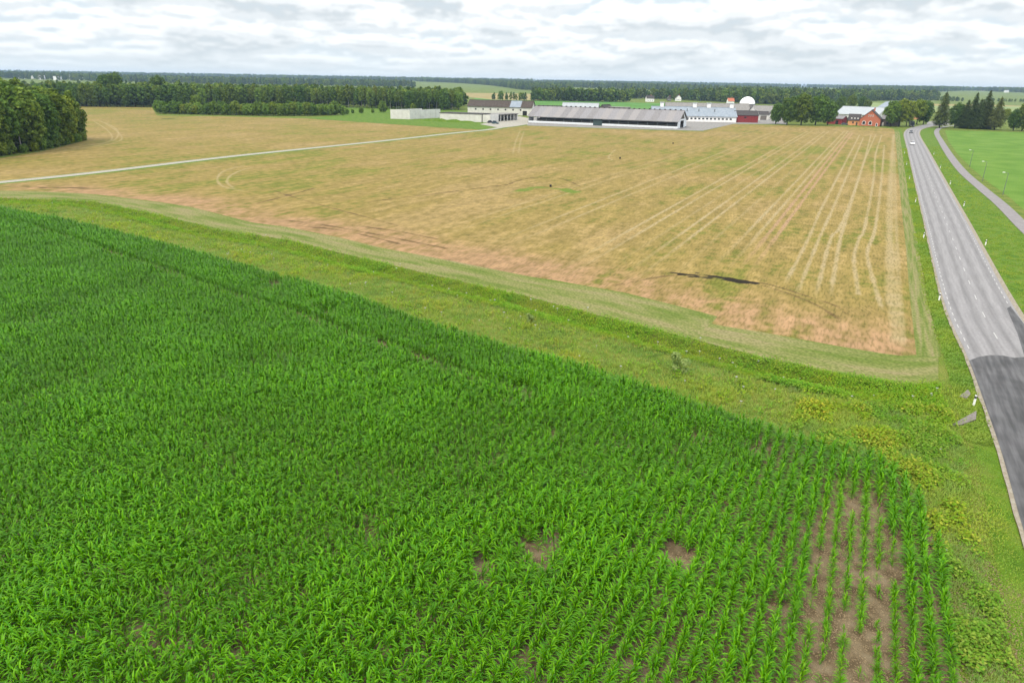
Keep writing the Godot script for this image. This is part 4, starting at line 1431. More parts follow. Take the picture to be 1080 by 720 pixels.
func gable_roof(o: Node3D, long: float, deep: float, eave: float, ridge: float, m: Material, over := 0.5, ridge_along_x := true, thick := 0.18, sheets := 1) -> void:
	var span := deep if ridge_along_x else long
	var run := long if ridge_along_x else deep
	for s in [0, 1]:
		var b := Build.new()
		var slope := (ridge - eave) / (span / 2.0)
		var e0 := Vector2(-over, eave - over * slope + 0.05)
		var e1 := Vector2(span / 2.0, ridge + 0.05)
		var poly := PackedVector2Array([e0, e1, e1 + Vector2(0, thick), e0 + Vector2(0, thick)])
		if s == 1:
			for k in 4: poly[k] = Vector2(span - poly[k].x, poly[k].y)
		for k in sheets:
			b = Build.new()
			var wide := (run + 2.0 * over) / sheets
			b.prism(poly, -over + wide * k + (0.015 if sheets > 1 else 0.0), -over + wide * (k + 1))
			for i in b.v.size():
				var p := b.v[i]
				b.v[i] = Vector3(p.z, p.y + 0.02 * (k % 2), -p.x) if ridge_along_x else Vector3(p.x, p.y, -run + p.z)
			obj("roof_slope" if sheets == 1 else "roof_sheet", b.done(), m if sheets == 1 else [M.grey_roof, M.grey_roof_b, M.grey_roof_c][(k * 7 + k / 3) % 3], o)
	var cap := Build.new()
	var top := ridge + thick + 0.07
	if ridge_along_x: cap.box(Vector3(-over, top - 0.12, -deep / 2 - 0.3), Vector3(long + over, top + 0.1, -deep / 2 + 0.3))
	else: cap.box(Vector3(long / 2 - 0.3, top - 0.12, -deep - over), Vector3(long / 2 + 0.3, top + 0.1, over))
	obj("ridge_cap", cap.done(), m, o)

func panel(o: Node, called: String, x0: float, x1: float, y0: float, y1: float, m: Material, z := 0.0, thick := 0.06) -> MeshInstance3D:
	var b := Build.new()
	b.box(Vector3(x0, y0, z - 0.05), Vector3(x1, y1, z + thick))
	return obj(called, b.done(), m, o)

func window(o: Node, x0: float, x1: float, y0: float, y1: float, z := 0.0) -> void:
	var f := panel(o, "window", x0, x1, y0, y1, M.white_paint, z, 0.06)
	panel(f, "pane", x0 + 0.12, x1 - 0.12, y0 + 0.12, y1 - 0.12, M.glass, z, 0.09)

func block(o: Node, called: String, lo: Vector3, hi: Vector3, m: Material) -> MeshInstance3D:
	var b := Build.new()
	b.box(lo, hi)
	return obj(called, b.done(), m, o)

func build_farm() -> void:
	# the long open-sided cattle barn
	var a := P(557.4, 129.3)
	var c := P(714.4, 135.9)
	var o := frame("cattle_barn", "long open-sided cattle barn with grey sheet roof", a, c)
	var long := a.distance_to(c)
	var deep := 27.0
	var eave := 4.2
	var ridge := 9.8
	block(o, "floor", Vector3(0, 0.02, -deep), Vector3(long, 0.14, 0), M.concrete)
	block(o, "low_wall", Vector3(0, 0, -0.25), Vector3(long, 1.35, 0), M.pale_wall)
	block(o, "back_wall", Vector3(0, 0, -deep), Vector3(long, eave - 0.1, -deep + 0.25), M.old_wall)
	for k in 17:
		var x := 0.15 + (long - 0.5) * k / 16.0
		block(o, "post", Vector3(x, 1.35, -0.24), Vector3(x + 0.24, eave - 0.05, -0.02), M.steel)
	block(o, "eave_beam", Vector3(0.01, eave - 0.55, -0.3), Vector3(long - 0.01, eave - 0.06, -0.05), M.pale_wall)
	block(o, "rail", Vector3(0, 2.1, -0.18), Vector3(long, 2.2, -0.1), M.steel)
	block(o, "inner_wall", Vector3(0.3, 0.1, -deep * 0.5), Vector3(long - 0.3, 2.6, -deep * 0.5 + 0.3), M.timber)
	panel(o, "sliding_door", long * 0.455, long * 0.515, 0.1, eave - 0.2, M.green_door, 0.05, 0.1)
	for s in [0.0, long]:
		var g := Build.new()
		var pl := PackedVector2Array([Vector2(0.3, 0), Vector2(8, 0), Vector2(8, 4.2), Vector2(deep - 8, 4.2), Vector2(deep - 8, 0), Vector2(deep - 0.3, 0), Vector2(deep - 0.3, eave), Vector2(deep / 2, ridge - 0.1), Vector2(0.3, eave)])
		g.prism(pl, s - (0.25 if s > 0 else 0.0), s + (0.0 if s > 0 else 0.25))
		for i in g.v.size(): g.v[i] = Vector3(g.v[i].z, g.v[i].y, -g.v[i].x)
		obj("gable_wall", g.done(), M.pale_wall, o)
		var tri := Build.new()
		tri.prism(PackedVector2Array([Vector2(7, eave + 1.0), Vector2(deep - 7, eave + 1.0), Vector2(deep / 2, ridge - 1.0)]), s - 0.33 if s > 0 else s - 0.08, s + 0.06 if s > 0 else s + 0.3)
		for i in tri.v.size(): tri.v[i] = Vector3(tri.v[i].z, tri.v[i].y, -tri.v[i].x)
		obj("gable_boarding", tri.done(), M.timber, o)
	gable_roof(o, long, deep, eave, ridge, M.grey_roof, 0.9, true, 0.18, 22)
	for k in 30:
		var x := 1.5 + (long - 3.0) * k / 29.0
		block(o, "ridge_vent", Vector3(x - 0.45, ridge + 0.3, -deep / 2 - 0.5), Vector3(x + 0.45, ridge + 0.75, -deep / 2 + 0.5), M.dark_roof)
	# the old two-storey barn with a patched roof
	a = P(493.2, 120.2)
	c = P(560.5, 122.0)
	o = frame("stone_barn", "old pale stone barn with brown roof and one pale patch", a, c)
	long = a.distance_to(c)
	gable_walls(o, long, 15.0, 6.0, 10.4, M.old_wall)
	gable_roof(o, long, 15.0, 6.0, 10.4, M.brown_roof, 0.6)
	var patch := Build.new()
	var s0 := 4.4 / 7.5
	patch.prism(PackedVector2Array([Vector2(-0.6, 6.0 - 0.6 * s0 + 0.26), Vector2(7.4, 10.62), Vector2(7.4, 10.68), Vector2(-0.6, 6.0 - 0.6 * s0 + 0.32)]), long * 0.66, long * 0.83)
	for i in patch.v.size(): patch.v[i] = Vector3(patch.v[i].z, patch.v[i].y, -patch.v[i].x)
	tag(obj("roof_patch", patch.done(), M.metal_roof, o), "pale metal roof patch")
	for k in 7:
		var x := 6.0 + k * 6.0
		panel(o, "window", x, x + 1.2, 3.4, 4.6, M.dark)
	panel(o, "barn_door", long - 7.0, long - 3.6, 0.0, 3.4, M.dark)
	# low shed with open bays
	a = P(517.0, 128.6)
	c = P(545.8, 126.6)
	o = frame("open_shed", "low flat-roofed shed with dark open bays", a, c)
	long = a.distance_to(c)
	for k in 9:
		var x := (long - 0.5) * k / 8.0
		block(o, "pier", Vector3(x, 0, -0.5), Vector3(x + 0.5, 4.0, 0), M.old_wall)
	block(o, "wall", Vector3(0, 0, -12.0), Vector3(long, 4.0, -11.7), M.old_wall)
	block(o, "wall", Vector3(0, 0, -11.69), Vector3(0.3, 4.0, -0.51), M.old_wall)
	block(o, "wall", Vector3(long - 0.3, 0, -11.69), Vector3(long, 4.0, -0.51), M.old_wall)
	block(o, "roof", Vector3(-0.4, 4.01, -12.4), Vector3(long + 0.4, 4.5, 0.4), M.concrete)
	# concrete bunkers
	a = P(463.9, 127.2)
	c = P(517.0, 129.3)
	o = frame("silage_bunker", "whitish concrete bunker with a dark flat roof edge", a, c)
	long = a.distance_to(c)
	for k in 6:
		var x := long * k / 6.0
		block(o, "wall_panel", Vector3(x + 0.03, 0, -0.3), Vector3(x + long / 6.0 - 0.03, 4.7, 0), M.old_wall)
	block(o, "wall", Vector3(0, 0, -14), Vector3(0.3, 4.7, -0.31), M.old_wall)
	block(o, "wall", Vector3(long - 0.3, 0, -14), Vector3(long, 4.7, -0.31), M.old_wall)
	block(o, "roof", Vector3(-0.2, 4.72, -14.2), Vector3(long * 0.84, 5.1, 0.2), M.dark_roof)
	block(o, "downpipe", Vector3(long * 0.84, 0, 0.02), Vector3(long * 0.84 + 0.35, 4.9, 0.3), M.dark)
	a = P(411.8, 125.2)
	c = P(432.0, 125.8)
	o = frame("slurry_tank", "whitish concrete walled tank on the grass", a, c, "tank")
	long = a.distance_to(c)
	for k in 3:
		var x := long * k / 3.0
		block(o, "wall_panel", Vector3(x + 0.02, 0, -0.3), Vector3(x + long / 3.0 - 0.02, 5.9, 0), M.old_wall)
	# its long side runs back to the right
	var back := (P(464.5, 124.2) - c)
	var lx := back.dot(o.basis.x)
	var lz := back.dot(o.basis.z)
	for k in 6:
		var p := Vector3(long + lx * k / 6.0, 0, lz * k / 6.0)
		var q := Vector3(long + lx * (k + 0.97) / 6.0, 0, lz * (k + 0.97) / 6.0)
		var w := Build.new()
		w.bar(p + Vector3(0, 2.95, 0), q + Vector3(0, 2.95, 0), 0.3, 5.9)
		obj("wall_panel", w.done(), M.old_wall, o)
	var rim := Build.new()
	rim.bar(Vector3(0, 5.2, -0.2), Vector3(lx, 5.2, lz - 0.2), 0.3, 1.4)
	obj("inner_wall", rim.done(), M.old_wall, o)
	# grass bank against the bunker walls
	var bank := Build.new()
	var b0 := P(432, 126.3)
	var dirs := (P(512, 130.0) - b0)
	for k in 16:
		for j in 4:
			var f := func(u: int, v: int) -> Vector3:
				var t := u / 16.0
				var hgt := 1.9 * sin(PI * t) * sin(PI * v / 4.0) * (0.75 + 0.25 * sin(u * 2.1))
				return b0 + dirs * t + Vector3(0, hgt + 0.02, 2.5 - v * 1.4)
			bank.quad(f.call(k, j), f.call(k + 1, j), f.call(k + 1, j + 1), f.call(k, j + 1))
	structure("grass_bank", bank.done(), M.verge, "grassy earth bank along the concrete bunkers")
	# white milking barn with a blue-grey roof
	a = P(688.0, 127.2)
	c = P(776.4, 129.2)
	o = frame("milking_barn", "long white barn with pale blue-grey metal roof and vents", a, c)
	long = a.distance_to(c)
	gable_walls(o, long, 24.0, 3.8, 9.4, M.white_wall)
	gable_roof(o, long, 24.0, 3.8, 9.4, M.metal_roof, 0.6)
	for k in 20:
		var x := 2.0 + (long - 4.0) * k / 20.0
		window(o, x, x + 1.7, 1.5, 2.8)
	for x in [long * 0.12, long * 0.52, long * 0.69, long * 0.965]:
		var v := block(o, "ventilator", Vector3(x - 1.2, 9.2, -13.2), Vector3(x + 1.2, 12.2, -10.8), M.white_wall)
		block(v, "ventilator_cap", Vector3(x - 1.6, 12.2, -13.6), Vector3(x + 1.6, 12.6, -10.4), M.white_roof)
	for x in [long * 0.42, long * 0.56, long * 0.75]:
		block(o, "flue", Vector3(x - 0.3, 6.0, -6.3), Vector3(x + 0.3, 8.6, -5.7), M.steel)
	# roofs standing behind
	o = frame("feed_store", "low building with a pale metal roof behind the cattle barn", P(592, 122), P(628, 123))
	gable_walls(o, 28, 16, 4.0, 9.6, M.old_wall)
	gable_roof(o, 28, 16, 4.0, 9.6, M.white_roof, 0.5)
	o = frame("feed_store", "small dark-roofed shed behind the cattle barn", P(629, 122.6), P(638, 123))
	gable_walls(o, 9, 14, 4.0, 8.6, M.timber, false)
	gable_roof(o, 9, 14, 4.0, 8.6, M.dark_roof, 0.4, false)
	o = frame("feed_store", "low grey-roofed shed behind the stone barn", P(566, 121.4), P(591, 122))
	gable_walls(o, 22, 14, 3.6, 7.0, M.old_wall)
	gable_roof(o, 22, 14, 3.6, 7.0, M.dark_roof, 0.5)
	o = frame("manure_store", "round-topped heap store with pale concrete rim", P(640, 122.6), P(662, 123.4))
	block(o, "wall", Vector3(0, 0, -10), Vector3(18, 5.6, 0), M.concrete)
	block(o, "heap", Vector3(1, 5.6, -9), Vector3(15, 6.6, -1), M.brown_roof)
	block(o, "roof", Vector3(-1, 6.7, -10.5), Vector3(16.5, 7.2, 0.5), M.concrete)
	o = frame("long_barn", "long barn with pale brown-grey roof behind the milking barn", P(702, 119.6), P(790, 121.6))
	long = P(702, 119.6).distance_to(P(790, 121.6))
	gable_walls(o, long, 18, 4.0, 9.2, M.old_wall)
	gable_roof(o, long, 18, 4.0, 9.2, M.concrete, 0.5)
	o = frame("machine_hall", "wide machine hall with pale grey roof right of the dome", P(797, 123.5), P(832, 124.2))
	gable_walls(o, 26, 22, 4.6, 8.8, M.old_wall)
	gable_roof(o, 26, 22, 4.6, 8.8, M.concrete, 0.5)
	o = frame("pump_house", "small white boxy building with flat roof left of the dome", P(771.5, 120.5), P(777.5, 120.7))
	block(o, "wall", Vector3(0, 0, -5), Vector3(5, 8.8, 0), M.white_wall)
	block(o, "roof", Vector3(-0.4, 8.8, -5.4), Vector3(5.4, 9.3, 0.4), M.concrete)
	# biogas tank with a white dome
	var at := P(787, 119.4)
	o = thing("domed_tank", "white domed tank rising behind the barns", "tank", at)
	var wall := Build.new()
	var dome := Build.new()
	for k in 40:
		var p := TAU * k / 40.0
		var q := TAU * (k + 1) / 40.0
		wall.quad(Vector3(cos(q), 0, sin(q)) * 7.2, Vector3(cos(p), 0, sin(p)) * 7.2, Vector3(cos(p) * 7.2, 8.2, sin(p) * 7.2), Vector3(cos(q) * 7.2, 8.2, sin(q) * 7.2))
		for j in 10:
			var e := PI / 2 * j / 10.0
			var g := PI / 2 * (j + 1) / 10.0
			var f := func(ang: float, el: float) -> Vector3: return Vector3(cos(ang) * cos(el) * 7.0, 8.2 + sin(el) * 6.6, sin(ang) * cos(el) * 7.0)
			for w in [[q, e], [p, e], [p, g], [q, g]]:
				pass
			dome.quad(f.call(q, e), f.call(p, e), f.call(p, g), f.call(q, g))
	obj("tank_wall", wall.done(), M.concrete, o)
	obj("dome", dome.done(), M.white_wall, o)
	var ring := Build.new()
	for k in 40:
		var p := TAU * k / 40.0
		var q := TAU * (k + 1) / 40.0
		ring.quad(Vector3(cos(q) * 7.4, 7.9, sin(q) * 7.4), Vector3(cos(p) * 7.4, 7.9, sin(p) * 7.4), Vector3(cos(p) * 7.4, 8.4, sin(p) * 7.4), Vector3(cos(q) * 7.4, 8.4, sin(q) * 7.4))
		ring.quad(Vector3(cos(q) * 7.4, 8.4, sin(q) * 7.4), Vector3(cos(p) * 7.4, 8.4, sin(p) * 7.4), Vector3(cos(p) * 6.8, 8.4, sin(p) * 6.8), Vector3(cos(q) * 6.8, 8.4, sin(q) * 6.8))
	obj("rim", ring.done(), M.steel, o)
	o = frame("pump_house", "small grey boxy building with flat roof right of the dome", P(792, 121.2), P(799, 121.4))
	block(o, "wall", Vector3(0, 0, -5), Vector3(6, 6.4, 0), M.concrete)
	block(o, "roof", Vector3(-0.4, 6.4, -5.4), Vector3(6.4, 6.9, 0.4), M.white_roof)
	# red shed
	a = P(776.2, 129.0)
	c = P(799.3, 129.4)
	o = frame("red_shed", "dark red timber shed with grey roof and one window", a, c)
	long = a.distance_to(c)
	gable_walls(o, long, 11, 4.9, 7.6, M.red_wall)
	gable_roof(o, long, 11, 4.9, 7.6, M.dark_roof, 0.4)
	panel(o, "window", long * 0.36, long * 0.46, 2.9, 3.9, M.dark)
	panel(o, "door", long * 0.72, long * 0.88, 0.0, 2.9, M.red_wall)
	o = frame("garage", "grey garage with wide dark door beside the red shed", P(800.5, 126.4), P(810, 126.6))
	gable_walls(o, 7.2, 9, 4.0, 6.0, M.old_wall)
	gable_roof(o, 7.2, 9, 4.0, 6.0, M.dark_roof, 0.4)
	panel(o, "garage_door", 1.0, 5.6, 0.0, 3.2, M.slab)
	o = frame("garage", "small grey gabled store beside the dark trees", P(811.5, 125.4), P(820, 125.6))
	gable_walls(o, 6.6, 8, 3.6, 6.2, M.old_wall, false)
	gable_roof(o, 6.6, 8, 3.6, 6.2, M.dark_roof, 0.4, false)
	panel(o, "door", 2.0, 4.4, 0.0, 2.8, M.dark)

func build_house() -> void:
	var a := P(906.0, 132.5)
	var c := P(927.8, 133.4)
	var o := frame("brick_farmhouse", "orange brick farmhouse with steep front gable and grey roof", a, c, "house")
	var long := a.distance_to(c)
	gable_walls(o, long, 16, 4.7, 10.3, M.brick, false)
	gable_roof(o, long, 16, 4.7, 10.3, M.dark_roof, 0.5, false)
	for x in [0.22, 0.53]:      # round-topped windows with white surrounds
		arched(o, long * x - 1.1, long * x + 1.1, 0.9, 3.4)
	arched(o, long * 0.8, long * 0.8 + 1.3, 0.0, 2.2)
	for x in [0.4, 0.5, 0.6]:
		window(o, long * x - 0.35, long * x + 0.35, 6.2, 7.3)
	var stack := block(o, "chimney", Vector3(long * 0.58, 9.6, -4.0), Vector3(long * 0.58 + 0.8, 11.9, -3.2), M.brick)
	block(stack, "chimney_cap", Vector3(long * 0.58 - 0.1, 11.9, -4.1), Vector3(long * 0.58 + 0.9, 12.05, -3.1), M.concrete)
	# the low wing to the left
	var wing := Build.new()
	wing.prism(PackedVector2Array([Vector2(2, 0), Vector2(11, 0), Vector2(11, 3.6), Vector2(6.5, 7.2), Vector2(2, 3.6)]), -7.4, -0.05)
	for i in wing.v.size(): wing.v[i] = Vector3(wing.v[i].z, wing.v[i].y, -wing.v[i].x)
	var w := obj("wing_wall", wing.done(), M.orange_wall, o)
	for s in [0, 1]:
		var r := Build.new()
		var e := PackedVector2Array([Vector2(1.5, 3.25), Vector2(6.5, 7.25), Vector2(6.5, 7.45), Vector2(1.5, 3.45)])
		if s == 1:
			for k in 4: e[k] = Vector2(13.0 - e[k].x, e[k].y)
		r.prism(e, -7.9, -0.02)
		for i in r.v.size(): r.v[i] = Vector3(r.v[i].z, r.v[i].y, -r.v[i].x)
		var slope := obj("wing_roof", r.done(), M.dark_roof, o)
		if s == 0:
			for k in 3:      # white roof lights
				var y := 4.6
				var z := -(1.5 + (y - 3.45) / 0.8)
				block(slope, "skylight", Vector3(-5.9 + k * 2.0, y - 0.45, z - 0.5), Vector3(-5.0 + k * 2.0, y + 0.35, z + 0.25), M.white_paint)
	panel(w, "window", -4.6, -3.6, 1.3, 2.5, M.dark, -2.0)
	panel(w, "door", -2.2, -1.2, 0.0, 2.2, M.timber, -2.0)
	# grey annexe on the right
	o = frame("annexe", "grey-roofed annexe with dark timber walls joined to the farmhouse", P(928.4, 132.4), P(939, 133.0))
	gable_walls(o, 8, 13, 4.6, 9.0, M.timber)
	gable_roof(o, 8, 13, 4.6, 9.0, M.grey_roof, 0.5)
	panel(o, "door", 1.0, 2.2, 0.0, 2.3, M.white_paint)
	panel(o, "window", 4.0, 5.2, 1.2, 2.4, M.glass)
	# red shed, white-roofed barns
	o = frame("red_shed", "dark red shed with pale grey roof behind the orange wing", P(872, 130.4), P(887.5, 131.2))
	gable_walls(o, 10.5, 9, 3.8, 5.6, M.red_wall)
	gable_roof(o, 10.5, 9, 3.8, 5.6, M.grey_roof, 0.5)
	panel(o, "window", 2.0, 3.2, 1.6, 2.6, M.white_paint)
	panel(o, "door", 6.0, 8.0, 0.0, 2.6, M.dark)
	o = frame("white_roofed_barn", "barn with a wide white metal roof behind the farmhouse", P(881, 125.4), P(925, 127.6))
	long = P(881, 125.4).distance_to(P(925, 127.6))
	gable_walls(o, long, 26, 4.2, 9.8, M.old_wall)
	gable_roof(o, long, 26, 4.2, 9.8, M.white_roof, 0.6)
	o = frame("metal_hall", "hall with shining pale metal roof behind the roadside trees", P(924, 119.6), P(950, 120.9))
	long = P(924, 119.6).distance_to(P(950, 120.9))
	gable_walls(o, long, 30, 5.4, 11.4, M.old_wall)
	gable_roof(o, long, 30, 5.4, 11.4, M.metal_roof, 0.6)
	# white panelled trailer box beside the trees
	o = frame("box_trailer", "small white box trailer parked under the roadside trees", P(940, 131.4), P(943.4, 131.4), "trailer")
	block(o, "box", Vector3(0, 0.7, -4.6), Vector3(2.2, 3.0, 0), M.white_wall)
	for x in [0.1, 1.85]:
		wheel(o, Vector3(x + 0.12, 0.35, -2.4), 0.35, 0.24)
	block(o, "drawbar", Vector3(1.05, 0.5, 0.0), Vector3(1.15, 0.62, 1.2), M.steel)
	# house at the junction
	o = frame("orange_house", "small house with orange wall at the road junction", P(976, 126.2), P(984.5, 126))
	gable_walls(o, 6.2, 10, 4.2, 7.6, M.orange_wall)
	gable_roof(o, 6.2, 10, 4.2, 7.6, M.dark_roof, 0.5)
	window(o, 1.0, 2.2, 1.2, 2.6)
	window(o, 3.6, 4.8, 1.2, 2.6)
	structure("side_road", sheet_mesh(px_poly([978, 132.4, 990, 133.3, 1001, 131.6, 1008, 129, 1004, 126.6, 990, 126.6, 978, 128.6]), 0.09), M.concrete, "pale asphalt at the road junction")

func arched(o: Node3D, x0: float, x1: float, y0: float, y1: float) -> void:
	for k in 2:
		var inset := 0.0 if k == 0 else 0.22
		var r := (x1 - x0) / 2.0 - inset
		var cx := (x0 + x1) / 2.0
		var poly := PackedVector2Array([Vector2(x0 + inset, y0 + inset), Vector2(x1 - inset, y0 + inset)])
		for j in 9:
			var ang := PI * j / 8.0
			poly.append(Vector2(cx + cos(ang) * r, y1 - (x1 - x0) / 2.0 + sin(ang) * r))
		var b := Build.new()
		b.prism(poly, -0.05, 0.08 + 0.04 * k)
		if k == 0: win = obj("window", b.done(), M.white_paint, o)
		else: obj("pane", b.done(), M.glass, win)

var win: MeshInstance3D

func far_house(called: String, label: String, px: float, py: float, long: float, deep: float, eave: float, ridge: float, wall: Material, roof: Material, front := true) -> void:
	var at := P(px, py)
	at.y = ground_height(at.x, at.z) - 0.2
	var o := thing(called, label, "house", at)
	o.rotation.y = rng.randf_range(-0.4, 0.4)
	gable_walls(o, long, deep, eave, ridge, wall, front)
	gable_roof(o, long, deep, eave, ridge, roof, 0.4, front)
	block(o, "chimney", Vector3(long * 0.6, ridge - 0.5, -deep * 0.5 - 0.4), Vector3(long * 0.6 + 0.7, ridge + 1.3, -deep * 0.5 + 0.4), M.brick)
	for k in 3:
		window(o, long * (0.14 + 0.28 * k), long * (0.14 + 0.28 * k) + 1.2, 1.3, 2.7)

func build_far_houses() -> void:
	far_house("far_house", "white house with grey roof at the edge of the far wood", 682, 107.2, 11, 9, 5.0, 8.6, M.white_wall, M.dark_roof)
	far_house("far_house", "small pinkish house half hidden by a dark tree", 704, 106.4, 6, 7, 4, 7.0, M.timber, M.timber, false)
	far_house("far_house", "pale house between the trees of the broadleaf wood", 713, 106.4, 8, 8, 5, 8.8, M.white_wall, M.timber, false)
	far_house("far_house", "red-roofed house beside the domed tank", 768, 110.6, 8, 7, 5.0, 8.6, M.white_wall, M.brick)
	far_house("far_house", "red brick farmhouse in front of the conifer forest", 519, 92.2, 26, 12, 5, 9, M.brick, M.white_roof)
	far_house("far_house", "white farm building on the hillside pasture", 1033, 99.4, 18, 12, 9, 14, M.white_wall, M.white_roof)
	far_house("far_house", "small white house on the far pasture ridge", 1060, 101.2, 14, 10, 5, 9, M.white_wall, M.white_roof)
	var at := P(1028.2, 99.2)
	at.y = ground_height(at.x, at.z)
	var o := thing("silo_tower", "slim pale silo tower on the hillside pasture", "tower", at)
	var b := Build.new()
	b.tube([Vector3.ZERO, Vector3(0, 14, 0)], [2.6, 2.6], 12)
	obj("shaft", b.done(), M.white_wall, o)
	b = Build.new()
	b.tube([Vector3(0, 14, 0), Vector3(0, 16, 0)], [2.7, 0.3], 12)
	obj("cap", b.done(), M.steel, o)
	# blocks of the town on the left
	for g in [[22, 85.4, 16, 11], [33, 85.6, 12, 10], [43, 86.2, 14, 13], [60, 86.6, 20, 12], [75, 86.6, 8, 15], [84, 86.5, 14, 10], [104, 87, 10, 10]]:
		at = P(g[0], g[1])
		at.y = ground_height(at.x, at.z) - 0.5
		o = thing("apartment_block", "pale apartment block of the distant town above the wood", "building", at, "apartment blocks of the distant town")
		block(o, "wall", Vector3(-g[2] / 2.0, 0, -12), Vector3(g[2] / 2.0, g[3], 0), M.white_wall)
		block(o, "roof", Vector3(-g[2] / 2.0 - 0.4, g[3], -12.4), Vector3(g[2] / 2.0 + 0.4, g[3] + 0.6, 0.4), M.grey_roof)

# ---------------------------------------------------------------- small things
func wheel(o: Node, at: Vector3, r: float, w: float) -> void:
	var b := Build.new()
	b.tube([at - Vector3(w / 2, 0, 0), at + Vector3(w / 2, 0, 0)], [r, r], 12)
	var t := obj("wheel", b.done(), M.rubber, o)
	b = Build.new()
	var s := 0.01 if at.x > 0 else -0.01
	b.tube([at - Vector3(w / 2 + 0.01, 0, 0), at + Vector3(w / 2 + 0.01, 0, 0)], [r * 0.6, r * 0.6], 10)
	obj("rim", b.done(), M.steel, t)

# a car: z is its length, the front looks towards -z
func car(called: String, label: String, at: Vector3, dir: Vector2, paint: Material, tall := 1.45, long := 4.4) -> void:
	var o := thing(called, label, "car", at)
	o.rotation.y = atan2(-dir.x, -dir.y)
	var h := tall
	var body := Build.new()
	var side := PackedVector2Array([Vector2(-long / 2, 0.3), Vector2(long / 2, 0.3), Vector2(long / 2, 0.72), Vector2(long * 0.44, 0.9), Vector2(long * 0.2, 0.96), Vector2(-long * 0.42, 0.98), Vector2(-long / 2, 0.85)])
	body.prism(side, -0.88, 0.88)
	for i in body.v.size(): body.v[i] = Vector3(body.v[i].z, body.v[i].y, -body.v[i].x)
	obj("body", body.done(), paint, o)
	var cab := Build.new()
	var lo := [Vector3(-0.82, 0.95, -long * 0.2), Vector3(0.82, 0.95, -long * 0.2), Vector3(0.82, 0.95, long * 0.42), Vector3(-0.82, 0.95, long * 0.42)]
	var hi := [Vector3(-0.64, h - 0.06, -long * 0.06), Vector3(0.64, h - 0.06, -long * 0.06), Vector3(0.64, h - 0.06, long * 0.3), Vector3(-0.64, h - 0.06, long * 0.3)]
	for k in 4: cab.quad(lo[(k + 1) % 4], lo[k], hi[k], hi[(k + 1) % 4])
	obj("windows", cab.done(), M.glass, o)
	var roof := Build.new()
	roof.box(Vector3(-0.67, h - 0.06, -long * 0.07), Vector3(0.67, h, long * 0.31))
	obj("roof", roof.done(), paint, o)
	for x in [-0.8, 0.8]:
		for z in [-long * 0.3, long * 0.3]: wheel(o, Vector3(x, 0.32, z), 0.32, 0.22)
		block(o, "headlight", Vector3(x * 0.85 - 0.16, 0.6, -long / 2 - 0.02), Vector3(x * 0.85 + 0.16, 0.74, -long / 2 + 0.06), M.white_paint)
		block(o, "tail_light", Vector3(x * 0.85 - 0.16, 0.66, long / 2 - 0.06), Vector3(x * 0.85 + 0.16, 0.82, long / 2 + 0.02), M.red_lamp)

